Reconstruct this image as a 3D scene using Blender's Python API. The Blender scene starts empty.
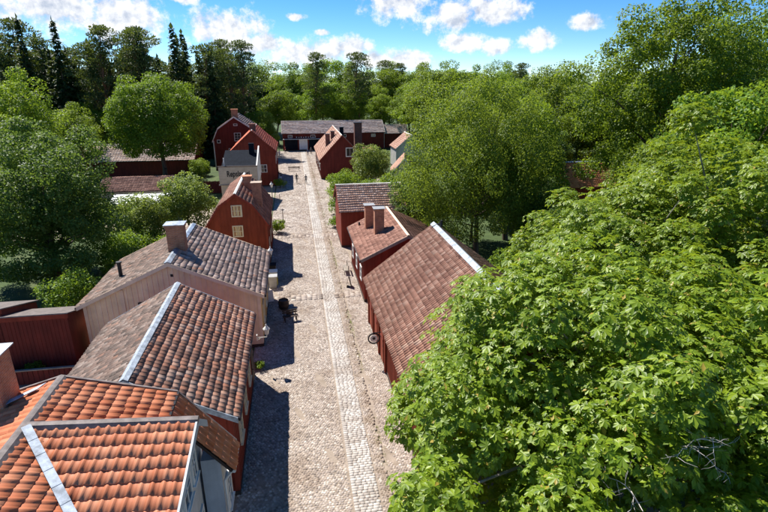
import bpy, math, random
import numpy as np
from mathutils import Matrix, Vector
rad = math.radians
scene = bpy.context.scene
# ------------------------------------------------------------------ camera, sky, sun, exposure
cam_d = bpy.data.cameras.new('camera'); cam = bpy.data.objects.new('camera', cam_d)
scene.collection.objects.link(cam); scene.camera = cam
cam_d.sensor_width = 36.0; cam_d.lens = 24.0; cam_d.clip_end = 6000
cam.location = (0, 0, 18.0)
cam.rotation_euler = (rad(90 - 18.97), 0, rad(-9.85))

SUN_DIR = Vector((-0.42, 0.60, 1.0)).normalized()
SUN_EL = math.asin(SUN_DIR.z); SUN_AZ = math.atan2(SUN_DIR.x, SUN_DIR.y)
sun_d = bpy.data.lights.new('sun', 'SUN'); sun_d.energy = 5.0; sun_d.angle = rad(0.55); sun_d.color = (1.0, 0.95, 0.87)
sun = bpy.data.objects.new('sun', sun_d); scene.collection.objects.link(sun)
sun.location = (0, 0, 120); sun.rotation_euler = (-SUN_DIR).to_track_quat('-Z', 'Y').to_euler()

world = bpy.data.worlds.new('World'); scene.world = world; world.use_nodes = True
def build_world():
    nt = world.node_tree; N = nt.nodes; L = nt.links; N.clear()
    out = N.new('ShaderNodeOutputWorld'); bg = N.new('ShaderNodeBackground'); bg.inputs[1].default_value = 0.115
    L.new(bg.outputs[0], out.inputs[0])
    sky = N.new('ShaderNodeTexSky'); sky.sky_type = 'NISHITA'; sky.sun_disc = False
    sky.sun_elevation = SUN_EL; sky.sun_rotation = SUN_AZ % (2 * math.pi)
    sky.altitude = 4500; sky.air_density = 1.0; sky.dust_density = 0.1; sky.ozone_density = 3.0
    tc = N.new('ShaderNodeTexCoord'); sep = N.new('ShaderNodeSeparateXYZ'); L.new(tc.outputs['Generated'], sep.inputs[0])
    def m(op, a, b=None, c=None):
        n = N.new('ShaderNodeMath'); n.operation = op
        for i, v in enumerate((a, b, c)):
            if v is None: continue
            if isinstance(v, (int, float)): n.inputs[i].default_value = v
            else: L.new(v, n.inputs[i])
        return n.outputs[0]
    az = m('ARCTAN2', sep.outputs[0], sep.outputs[1]); el = m('ARCSINE', sep.outputs[2])
    comb = N.new('ShaderNodeCombineXYZ'); L.new(m('MULTIPLY', az, 57.2958), comb.inputs[0]); L.new(m('MULTIPLY', el, 57.2958), comb.inputs[1])
    ae = comb.outputs[0]
    # (azimuth, elevation, half width, half height) of the fair-weather cumulus, all round the sky
    clouds = [(-20.5, 6.2, 6.6, 2.7), (-15.0, 5.5, 4.8, 2.8), (-24.0, 8.5, 5.0, 2.0), (-5.8, 4.6, 4.6, 2.3), (-2.6, 3.4, 3.6, 1.4), (1.6, 2.6, 5.4, 1.7), (6.0, 3.2, 3.4, 1.4),
              (11.5, 7.2, 4.0, 1.9), (16.6, 6.0, 3.3, 1.8), (20.8, 6.4, 4.2, 1.7), (18.0, 3.7, 2.9, 1.1), (21.4, 3.3, 1.8, 1.0), (25.4, 3.9, 2.2, 1.15),
              (30.0, 5.3, 2.0, 0.9), (12.6, 2.0, 3.4, 1.3), (8.8, 2.1, 3.2, 1.2), (26.5, 8.0, 1.5, 0.6), (1.0, 6.0, 1.2, 0.4), (3.6, 4.6, 0.9, 0.4), (-9.6, 7.4, 1.6, 0.7)]
    r = random.Random(4)
    for k in range(18):
        a = 40 + k * (296.0 / 18) + r.uniform(-3, 3); a = a if a < 180 else a - 360
        clouds.append((a, r.uniform(2, 9) if k % 2 else r.uniform(9, 34), r.uniform(4, 9), r.uniform(1.2, 2.8)))
    n1 = N.new('ShaderNodeTexNoise'); n1.inputs['Scale'].default_value = 0.5; n1.inputs['Detail'].default_value = 10; n1.inputs['Roughness'].default_value = 0.66
    L.new(ae, n1.inputs['Vector'])
    off = N.new('ShaderNodeVectorMath'); off.operation = 'ADD'; L.new(ae, off.inputs[0]); off.inputs[1].default_value = (-0.5, 0.75, 0)
    n2 = N.new('ShaderNodeTexNoise'); n2.inputs['Scale'].default_value = 0.5; n2.inputs['Detail'].default_value = 6; n2.inputs['Roughness'].default_value = 0.6
    L.new(off.outputs[0], n2.inputs['Vector'])
    best = None; base = None
    for (a, e, w, h) in clouds:
        s = N.new('ShaderNodeVectorMath'); s.operation = 'SUBTRACT'; L.new(ae, s.inputs[0]); s.inputs[1].default_value = (a, e, 0)
        q = N.new('ShaderNodeVectorMath'); q.operation = 'MULTIPLY'; L.new(s.outputs[0], q.inputs[0]); q.inputs[1].default_value = (1 / w, 1 / h, 0)
        ln = N.new('ShaderNodeVectorMath'); ln.operation = 'LENGTH'; L.new(q.outputs[0], ln.inputs[0])
        best = ln.outputs['Value'] if best is None else m('SMOOTH_MIN', best, ln.outputs['Value'], 0.12)
    dens = m('ADD', m('SUBTRACT', 0.92, best), m('MULTIPLY', m('SUBTRACT', n1.outputs[0], 0.5), 2.4))
    mask = N.new('ShaderNodeMapRange'); mask.interpolation_type = 'SMOOTHSTEP'
    L.new(dens, mask.inputs[0]); mask.inputs[1].default_value = -0.12; mask.inputs[2].default_value = 0.5
    light = m('MULTIPLY_ADD', m('SUBTRACT', n1.outputs[0], n2.outputs[0]), 3.0, 0.64)
    lr = N.new('ShaderNodeMapRange'); L.new(light, lr.inputs[0]); lr.inputs[1].default_value = 0.1; lr.inputs[2].default_value = 0.9
    cr = N.new('ShaderNodeMix'); cr.data_type = 'RGBA'; L.new(lr.outputs[0], cr.inputs[0])
    cr.inputs[6].default_value = (2.9, 3.2, 3.8, 1); cr.inputs[7].default_value = (5.6, 5.6, 5.6, 1)
    mix = N.new('ShaderNodeMix'); mix.data_type = 'RGBA'
    L.new(m('MULTIPLY', mask.outputs[0], 0.96), mix.inputs[0]); hs = N.new('ShaderNodeHueSaturation'); hs.inputs['Saturation'].default_value = 1.3; hs.inputs['Value'].default_value = 0.86; L.new(sky.outputs[0], hs.inputs['Color']); L.new(hs.outputs[0], mix.inputs[6]); L.new(cr.outputs[2], mix.inputs[7])
    L.new(mix.outputs[2], bg.inputs[0])
build_world()
vs = scene.view_settings; vs.view_transform = 'Standard'; vs.look = 'None'; vs.exposure = 0.82; vs.gamma = 1.0; vs.use_curve_mapping = False
scene.render.engine = 'CYCLES'
cy = scene.cycles; cy.max_bounces = 6; cy.diffuse_bounces = 3; cy.glossy_bounces = 2; cy.transmission_bounces = 4; cy.transparent_max_bounces = 4
cy.use_denoising = True; cy.sample_clamp_indirect = 6.0; cy.caustics_reflective = False; cy.caustics_refractive = False
cy.film_filter_width = 1.2 if hasattr(cy, 'film_filter_width') else 1.5

# ------------------------------------------------------------------ helpers
COL = scene.collection
def tag(o, label=None, cat=None, group=None, kind=None):
    if label: o['label'] = label
    if cat: o['category'] = cat
    if group: o['group'] = group
    if kind: o['kind'] = kind
    return o
def empty(name, loc=(0, 0, 0), rz=0.0, parent=None):
    o = bpy.data.objects.new(name, None); COL.objects.link(o); o.location = loc; o.rotation_euler = (0, 0, rz)
    o.empty_display_size = 0.2
    if parent: o.parent = parent
    return o
def mesh_np(name, V, F):
    """V (n,3) array, F (m,k) array of equal-sized faces -> mesh"""
    V = np.ascontiguousarray(V, np.float32); F = np.ascontiguousarray(F, np.int32)
    me = bpy.data.meshes.new(name); k = F.shape[1]
    me.vertices.add(len(V)); me.vertices.foreach_set('co', V.ravel())
    me.loops.add(F.size); me.loops.foreach_set('vertex_index', F.ravel())
    me.polygons.add(len(F)); me.polygons.foreach_set('loop_start', np.arange(0, F.size, k, dtype=np.int32))
    me.update(calc_edges=True); me.validate()
    return me
def link(name, me, mat, parent=None, kind=None):
    o = bpy.data.objects.new(name, me); COL.objects.link(o)
    if mat is not None and not len(me.materials): me.materials.append(mat)
    if parent: o.parent = parent
    if kind: o['kind'] = kind
    return o
class MB:
    def __init__(s): s.v = []; s.f = []
    def add(s, V, F):
        b = len(s.v); s.v += [tuple(p) for p in V]; s.f += [tuple(i + b for i in f) for f in F]; return s
    def box(s, a, b):
        (x0, y0, z0), (x1, y1, z1) = a, b
        return s.add([(x0, y0, z0), (x1, y0, z0), (x1, y1, z0), (x0, y1, z0), (x0, y0, z1), (x1, y0, z1), (x1, y1, z1), (x0, y1, z1)],
                     [(0, 3, 2, 1), (4, 5, 6, 7), (0, 1, 5, 4), (1, 2, 6, 5), (2, 3, 7, 6), (3, 0, 4, 7)])
    def prism(s, poly, y0, y1):   # poly of (x,z), counter-clockwise seen from -y
        n = len(poly)
        V = [(x, y0, z) for x, z in poly] + [(x, y1, z) for x, z in poly]
        F = [tuple(range(n)), tuple(range(2 * n - 1, n - 1, -1))] + [(i, i + n, (i + 1) % n + n, (i + 1) % n) for i in range(n)]
        return s.add(V, F)
    def slab(s, p, q, r, t, thick):  # quad p,q,r,t (ccw from outside), thickened inwards
        P = [Vector(a) for a in (p, q, r, t)]; n = (P[1] - P[0]).cross(P[2] - P[0]).normalized() * -thick
        return s.add([*P, *(a + n for a in P)], [(0, 1, 2, 3), (7, 6, 5, 4), (0, 4, 5, 1), (1, 5, 6, 2), (2, 6, 7, 3), (3, 7, 4, 0)])
    def tube(s, p, q, r0, r1, n=8, caps=True):
        p, q = Vector(p), Vector(q); d = (q - p); d = d.normalized() if d.length > 1e-6 else Vector((0, 0, 1))
        a = d.orthogonal().normalized(); b = d.cross(a)
        V = [p + (a * math.cos(2 * math.pi * i / n) + b * math.sin(2 * math.pi * i / n)) * r0 for i in range(n)] + \
            [q + (a * math.cos(2 * math.pi * i / n) + b * math.sin(2 * math.pi * i / n)) * r1 for i in range(n)]
        F = [(i, (i + 1) % n, (i + 1) % n + n, i + n) for i in range(n)]
        if caps: F += [tuple(range(n - 1, -1, -1)), tuple(range(n, 2 * n))]
        return s.add(V, F)
    def lathe(s, c, prof, n=12):
        c = Vector(c); k = len(prof); V = []
        for r, z in prof: V += [c + Vector((r * math.cos(2 * math.pi * i / n), r * math.sin(2 * math.pi * i / n), z)) for i in range(n)]
        F = [(j * n + i, j * n + (i + 1) % n, (j + 1) * n + (i + 1) % n, (j + 1) * n + i) for j in range(k - 1) for i in range(n)]
        F += [tuple(range(n - 1, -1, -1)), tuple((k - 1) * n + i for i in range(n))]
        return s.add(V, F)
    def mesh(s, name):
        me = bpy.data.meshes.new(name); me.from_pydata([tuple(v) for v in s.v], [], s.f); me.update(); return me
    def build(s, name, mat, parent=None, kind=None): return link(name, s.mesh(name), mat, parent, kind)
def copy_tree(o, parent=None):
    c = o.copy(); COL.objects.link(c); c.parent = parent
    for ch in o.children: copy_tree(ch, c)
    return c
def replicate(V, F, mats):
    """many transformed copies of a small mesh in one array; mats: list of 4x4"""
    A = np.array(mats, np.float32); V = np.asarray(V, np.float32); F = np.asarray(F, np.int32)
    P = np.einsum('nij,vj->nvi', A[:, :3, :3], V) + A[:, None, :3, 3]
    FF = F[None] + (np.arange(len(A)) * len(V))[:, None, None]
    return P.reshape(-1, 3), FF.reshape(-1, F.shape[1])

# ------------------------------------------------------------------ materials
MATS = {}
def new_mat(name):
    m = bpy.data.materials.new(name); m.use_nodes = True; nt = m.node_tree
    return m, nt, nt.nodes, nt.links, nt.nodes['Principled BSDF']
def ramp(N, stops, interp='LINEAR'):
    r = N.new('ShaderNodeValToRGB'); r.color_ramp.interpolation = interp; e = r.color_ramp.elements
    while len(e) < len(stops): e.new(0.5)
    for i, (p, c) in enumerate(stops): e[i].position = p; e[i].color = (*c, 1)
    return r
def noise(N, L, scale, detail=4, rough=0.55, coord='Object', stretch=None):
    tc = N.new('ShaderNodeTexCoord'); n = N.new('ShaderNodeTexNoise'); src = tc.outputs[coord]
    if stretch:
        mp = N.new('ShaderNodeMapping'); mp.inputs['Scale'].default_value = stretch; L.new(src, mp.inputs[0]); src = mp.outputs[0]
    L.new(src, n.inputs['Vector']); n.inputs['Scale'].default_value = scale; n.inputs['Detail'].default_value = detail; n.inputs['Roughness'].default_value = rough
    return n
def mixc(N, L, fac, a, b, blend='MIX'):
    x = N.new('ShaderNodeMix'); x.data_type = 'RGBA'; x.blend_type = blend
    for i, v in ((0, fac), (6, a), (7, b)):
        if isinstance(v, (int, float)): x.inputs[i].default_value = v
        elif isinstance(v, tuple): x.inputs[i].default_value = (*v, 1)
        else: L.new(v, x.inputs[i])
    return x.outputs[2]
def bump(N, L, h, strength, dist, bsdf):
    b = N.new('ShaderNodeBump'); b.inputs['Strength'].default_value = strength; b.inputs['Distance'].default_value = dist
    L.new(h, b.inputs['Height']); L.new(b.outputs[0], bsdf.inputs['Normal'])
def paint(name, col, col2=None, rough=0.75, scale=3.0, stretch=(1, 1, 0.12), spec=0.3, metal=0.0):
    m, nt, N, L, B = new_mat(name); n = noise(N, L, scale, 6, 0.6, stretch=stretch)
    col2 = col2 or tuple(c * 0.7 for c in col)
    r = ramp(N, [(0.3, col2), (0.68, col)]); L.new(n.outputs[0], r.inputs[0])
    n2 = noise(N, L, 0.8, 4, 0.6); hs = N.new('ShaderNodeHueSaturation'); L.new(r.outputs[0], hs.inputs['Color'])
    mr = N.new('ShaderNodeMapRange'); L.new(n2.outputs[0], mr.inputs[0]); mr.inputs[1].default_value = 0.3; mr.inputs[2].default_value = 0.7; mr.inputs[3].default_value = 0.82; mr.inputs[4].default_value = 1.15
    L.new(mr.outputs[0], hs.inputs['Value']); L.new(hs.outputs[0], B.inputs['Base Color'])
    B.inputs['Roughness'].default_value = rough; B.inputs['Specular IOR Level'].default_value = spec; B.inputs['Metallic'].default_value = metal
    bump(N, L, n.outputs[0], 0.25, 0.01, B); MATS[name] = m; return m
def piece_random(N, L):
    """0..1 that differs per piece, for joined pieces (islands) and for single objects alike"""
    g = N.new('ShaderNodeNewGeometry'); oi = N.new('ShaderNodeObjectInfo'); a = N.new('ShaderNodeMath'); a.operation = 'ADD'
    L.new(g.outputs['Random Per Island'], a.inputs[0]); L.new(oi.outputs['Random'], a.inputs[1])
    f = N.new('ShaderNodeMath'); f.operation = 'FRACT'; L.new(a.outputs[0], f.inputs[0]); return f.outputs[0]
def tilemat(name, stops, lichen=(0.28, 0.25, 0.2), lich=0.3, rough=0.85, grime=0.5):
    m, nt, N, L, B = new_mat(name); r = ramp(N, stops); L.new(piece_random(N, L), r.inputs[0])
    n = noise(N, L, 9.0, 6, 0.7); lr = ramp(N, [(0.58 - 0.1 * lich, (0, 0, 0)), (0.75 - 0.1 * lich, (1, 1, 1))]); L.new(n.outputs[0], lr.inputs[0])
    mm = N.new('ShaderNodeMath'); mm.operation = 'MULTIPLY'; L.new(lr.outputs[0], mm.inputs[0]); mm.inputs[1].default_value = lich
    c = mixc(N, L, mm.outputs[0], r.outputs[0], lichen)
    n3 = noise(N, L, 0.55, 5, 0.65); gr = ramp(N, [(0.36, (0.5, 0.46, 0.45)), (0.62, (1, 1, 1))]); L.new(n3.outputs[0], gr.inputs[0])
    c = mixc(N, L, grime, c, gr.outputs[0], 'MULTIPLY')
    L.new(c, B.inputs['Base Color']); B.inputs['Roughness'].default_value = rough; B.inputs['Specular IOR Level'].default_value = 0.25
    bump(N, L, n.outputs[0], 0.3, 0.008, B); MATS[name] = m; return m
def brickmat(name, c1, c2, mortar, scale=1.0):
    m, nt, N, L, B = new_mat(name); tc = N.new('ShaderNodeTexCoord'); sp = N.new('ShaderNodeSeparateXYZ'); L.new(tc.outputs['Object'], sp.inputs[0])
    ad = N.new('ShaderNodeMath'); ad.operation = 'ADD'; L.new(sp.outputs[0], ad.inputs[0]); L.new(sp.outputs[1], ad.inputs[1])
    cb = N.new('ShaderNodeCombineXYZ'); L.new(ad.outputs[0], cb.inputs[0]); L.new(sp.outputs[2], cb.inputs[1])
    b = N.new('ShaderNodeTexBrick'); L.new(cb.outputs[0], b.inputs['Vector']); b.inputs['Scale'].default_value = scale
    b.inputs['Brick Width'].default_value = 0.25; b.inputs['Row Height'].default_value = 0.08; b.inputs['Mortar Size'].default_value = 0.008
    b.inputs['Color1'].default_value = (*c1, 1); b.inputs['Color2'].default_value = (*c2, 1); b.inputs['Mortar'].default_value = (*mortar, 1)
    n = noise(N, L, 2.2, 6, 0.7); r = ramp(N, [(0.35, (0.5, 0.46, 0.44)), (0.6, (1, 1, 1))]); L.new(n.outputs[0], r.inputs[0])
    L.new(mixc(N, L, 0.7, b.outputs[0], r.outputs[0], 'MULTIPLY'), B.inputs['Base Color']); B.inputs['Roughness'].default_value = 0.9
    iv = N.new('ShaderNodeMath'); iv.operation = 'SUBTRACT'; iv.inputs[0].default_value = 1; L.new(b.outputs['Fac'], iv.inputs[1]); bump(N, L, iv.outputs[0], 0.7, 0.015, B)
    MATS[name] = m; return m
def leafmat(name, dark, light, trans=0.42, spec=0.25, rough=0.5, tcol=None, vary=0.18, odd=None):
    m, nt, N, L, B = new_mat(name); g = N.new('ShaderNodeNewGeometry'); oi = N.new('ShaderNodeObjectInfo')
    r = ramp(N, [(0.0, dark), (0.55, tuple((a + b) / 2 for a, b in zip(dark, light))), (0.972 if odd else 1.0, light)] + ([(0.985, odd)] if odd else [])); L.new(g.outputs['Random Per Island'], r.inputs[0])
    hs = N.new('ShaderNodeHueSaturation'); L.new(r.outputs[0], hs.inputs['Color'])
    mr = N.new('ShaderNodeMapRange'); L.new(oi.outputs['Random'], mr.inputs[0]); mr.inputs[3].default_value = 1 - vary; mr.inputs[4].default_value = 1 + vary; L.new(mr.outputs[0], hs.inputs['Value'])
    ml = N.new('ShaderNodeMath'); ml.operation = 'MULTIPLY'; L.new(oi.outputs['Random'], ml.inputs[0]); ml.inputs[1].default_value = 7.31
    fr = N.new('ShaderNodeMath'); fr.operation = 'FRACT'; L.new(ml.outputs[0], fr.inputs[0])
    mh = N.new('ShaderNodeMapRange'); L.new(fr.outputs[0], mh.inputs[0]); mh.inputs[3].default_value = 0.5 - vary * 0.06; mh.inputs[4].default_value = 0.5 + vary * 0.03; L.new(mh.outputs[0], hs.inputs['Hue'])
    L.new(hs.outputs[0], B.inputs['Base Color']); B.inputs['Roughness'].default_value = rough; B.inputs['Specular IOR Level'].default_value = spec
    t = N.new('ShaderNodeBsdfTranslucent')
    tm = mixc(N, L, 0.55, hs.outputs[0], tcol or (0.34, 0.42, 0.03)); L.new(tm, t.inputs[0])
    mx = N.new('ShaderNodeMixShader'); mx.inputs[0].default_value = trans; L.new(B.outputs[0], mx.inputs[1]); L.new(t.outputs[0], mx.inputs[2])
    L.new(mx.outputs[0], N['Material Output'].inputs[0]); MATS[name] = m; return m
def plain(name, col, rough=0.6, metal=0.0, spec=0.4):
    m, nt, N, L, B = new_mat(name); n = noise(N, L, 3.0, 6, 0.7); r = ramp(N, [(0.36, tuple(c * (0.45 if 'zinc' in name or 'ridge' in name else 0.8) for c in col)), (0.7, tuple(min(1, c * 1.1) for c in col))])
    L.new(n.outputs[0], r.inputs[0]); L.new(r.outputs[0], B.inputs['Base Color']); B.inputs['Roughness'].default_value = rough; B.inputs['Metallic'].default_value = metal; B.inputs['Specular IOR Level'].default_value = spec
    MATS[name] = m; return m

paint('falu_red', (0.26, 0.042, 0.022), (0.16, 0.024, 0.014))
paint('falu_dark', (0.17, 0.026, 0.018), (0.10, 0.015, 0.011))
paint('falu_orange', (0.26, 0.05, 0.021), (0.16, 0.027, 0.012))
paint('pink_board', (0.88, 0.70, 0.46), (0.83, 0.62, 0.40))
paint('pink_trim', (0.88, 0.70, 0.52), (0.80, 0.61, 0.43))
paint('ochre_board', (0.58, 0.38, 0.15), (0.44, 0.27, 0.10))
paint('cream_trim', (0.74, 0.66, 0.47), (0.62, 0.54, 0.38))
paint('white_trim', (0.78, 0.76, 0.72), (0.66, 0.64, 0.6))
paint('beige_board', (0.56, 0.48, 0.36), (0.47, 0.40, 0.30), stretch=(0.3, 0.3, 1))
paint('greyblue_board', (0.50, 0.53, 0.56), (0.40, 0.43, 0.46))
paint('dark_wood', (0.07, 0.05, 0.04), (0.045, 0.03, 0.025))
paint('grey_wood', (0.33, 0.29, 0.24), (0.22, 0.19, 0.16))
paint('tarred', (0.014, 0.018, 0.026), (0.008, 0.01, 0.015), stretch=(1, 1, 1), rough=0.95, spec=0.08)
plain('zinc_dull', (0.36, 0.42, 0.50), 0.7, 0.1); plain('zinc', (0.50, 0.56, 0.64), 0.42, 0.55); plain('zinc_light', (0.46, 0.52, 0.59), 0.6, 0.15)
plain('ridge_brown', (0.20, 0.165, 0.155), 0.6, 0.1); plain('black_metal', (0.025, 0.025, 0.028), 0.5, 0.3)
plain('white_metal', (0.78, 0.76, 0.70), 0.45); plain('green_metal', (0.08, 0.16, 0.11), 0.5); plain('yellow_plastic', (0.65, 0.55, 0.04), 0.5)
plain('grey_metal', (0.36, 0.36, 0.36), 0.5, 0.3); plain('white_sheet', (0.80, 0.82, 0.86), 0.5); plain('letter_black', (0.02, 0.018, 0.016), 0.8)
plain('skin', (0.55, 0.34, 0.24), 0.6); plain('cloth_dark', (0.03, 0.03, 0.04), 0.9); plain('cloth_white', (0.7, 0.7, 0.7), 0.9); plain('cloth_blue', (0.06, 0.10, 0.2), 0.9)
plain('cloth_red', (0.4, 0.05, 0.05), 0.9); plain('cloth_grey', (0.16, 0.16, 0.17), 0.9); plain('hair', (0.05, 0.03, 0.02), 0.7)
def glass():
    m, nt, N, L, B = new_mat('glass'); B.inputs['Base Color'].default_value = (0.03, 0.035, 0.045, 1); B.inputs['Roughness'].default_value = 0.06; B.inputs['Specular IOR Level'].default_value = 0.8; MATS['glass'] = m
    m, nt, N, L, B = new_mat('glass_cream'); n = noise(N, L, 5, 3, 0.5, stretch=(6, 1, 0.6)); r = ramp(N, [(0.35, (0.30, 0.22, 0.10)), (0.65, (0.62, 0.5, 0.28))]); L.new(n.outputs[0], r.inputs[0])  # glossy pane with a streaky cream base colour
    L.new(r.outputs[0], B.inputs['Base Color']); B.inputs['Roughness'].default_value = 0.12; B.inputs['Specular IOR Level'].default_value = 0.7; MATS['glass_cream'] = m
    m, nt, N, L, B = new_mat('lantern_glass'); B.inputs['Base Color'].default_value = (0.75, 0.74, 0.68, 1); B.inputs['Roughness'].default_value = 0.25; MATS['lantern_glass'] = m
glass()
tilemat('tile_new', [(0.0, (0.52, 0.165, 0.075)), (0.5, (0.60, 0.215, 0.105)), (1.0, (0.68, 0.28, 0.15))], lich=0.06, rough=0.6, grime=0.25)
tilemat('tile_mixed', [(0.0, (0.20, 0.115, 0.09)), (0.22, (0.40, 0.205, 0.14)), (0.6, (0.56, 0.25, 0.155)), (0.82, (0.54, 0.37, 0.29)), (1.0, (0.66, 0.36, 0.24))], lich=0.25, grime=0.35)
tilemat('tile_grey', [(0.0, (0.15, 0.115, 0.105)), (0.35, (0.33, 0.245, 0.215)), (0.7, (0.46, 0.335, 0.285)), (0.9, (0.55, 0.44, 0.39)), (1.0, (0.48, 0.24, 0.16))], lich=0.5)
tilemat('tile_darker', [(0.0, (0.10, 0.075, 0.062)), (0.35, (0.17, 0.12, 0.098)), (0.7, (0.235, 0.155, 0.12)), (0.9, (0.30, 0.235, 0.20)), (1.0, (0.30, 0.16, 0.11))], lich=0.5)  # darker tile mix, used on the left slopes of the pink and row houses
tilemat('tile_barn', [(0.0, (0.27, 0.135, 0.095)), (0.35, (0.36, 0.185, 0.13)), (0.7, (0.43, 0.235, 0.165)), (1.0, (0.54, 0.36, 0.27))], lich=0.4, grime=0.55)
tilemat('tile_brown', [(0.0, (0.20, 0.095, 0.07)), (0.5, (0.30, 0.145, 0.105)), (1.0, (0.42, 0.23, 0.17))], lich=0.4)
tilemat('tile_pale', [(0.0, (0.60, 0.42, 0.34)), (0.5, (0.78, 0.57, 0.47)), (1.0, (0.86, 0.69, 0.59))], lichen=(0.6, 0.52, 0.46), lich=0.25, grime=0.12)
tilemat('tile_red', [(0.0, (0.70, 0.15, 0.08)), (1.0, (0.82, 0.26, 0.16))], lich=0.08, grime=0.15)
tilemat('tile_warm', [(0.0, (0.46, 0.26, 0.185)), (0.5, (0.64, 0.39, 0.285)), (1.0, (0.76, 0.53, 0.42))], lich=0.25, grime=0.2)
tilemat('tile_pinkish', [(0.0, (0.46, 0.25, 0.18)), (1.0, (0.62, 0.40, 0.31))], lich=0.3, grime=0.3)
brickmat('brick', (0.60, 0.25, 0.12), (0.46, 0.17, 0.09), (0.46, 0.36, 0.28)); brickmat('brick_dark', (0.22, 0.075, 0.05), (0.15, 0.055, 0.04), (0.24, 0.2, 0.17))
leafmat('leaf_chestnut', (0.078, 0.145, 0.009), (0.245, 0.335, 0.022), trans=0.32, spec=0.32, rough=0.42, tcol=(0.58, 0.72, 0.035), vary=0.06, odd=(0.36, 0.27, 0.05))
leafmat('leaf_birch', (0.065, 0.125, 0.012), (0.18, 0.25, 0.03), trans=0.42, tcol=(0.50, 0.62, 0.05), vary=.1)
leafmat('leaf_maple', (0.038, 0.10, 0.010), (0.14, 0.235, 0.02), trans=0.40, tcol=(0.46, 0.64, 0.03), vary=.08)
leafmat('leaf_dark', (0.028, 0.078, 0.014), (0.15, 0.235, 0.045), trans=0.36, tcol=(0.38, 0.54, 0.06), vary=.1)
leafmat('leaf_pale', (0.075, 0.125, 0.025), (0.20, 0.26, 0.06), trans=0.42, tcol=(0.50, 0.60, 0.08))
leafmat('leaf_mid', (0.046, 0.112, 0.011), (0.19, 0.29, 0.026), trans=0.40, tcol=(0.50, 0.66, 0.035), vary=0.25)
leafmat('needle_spruce', (0.024, 0.055, 0.022), (0.075, 0.12, 0.042), trans=0.2, spec=0.2, vary=0.2)
leafmat('needle_pine', (0.032, 0.066, 0.024), (0.105, 0.145, 0.05), trans=0.22, spec=0.2, vary=0.2)
paint('bark_dead', (0.52, 0.48, 0.45), (0.36, 0.33, 0.31)); paint('bark', (0.13, 0.10, 0.075), (0.06, 0.045, 0.035), stretch=(1, 1, 0.2)); paint('bark_grey', (0.28, 0.25, 0.22), (0.15, 0.13, 0.115), stretch=(1, 1, 0.2)); paint('bark_pine', (0.28, 0.14, 0.07), (0.12, 0.07, 0.045), stretch=(1, 1, 0.2))
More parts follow.
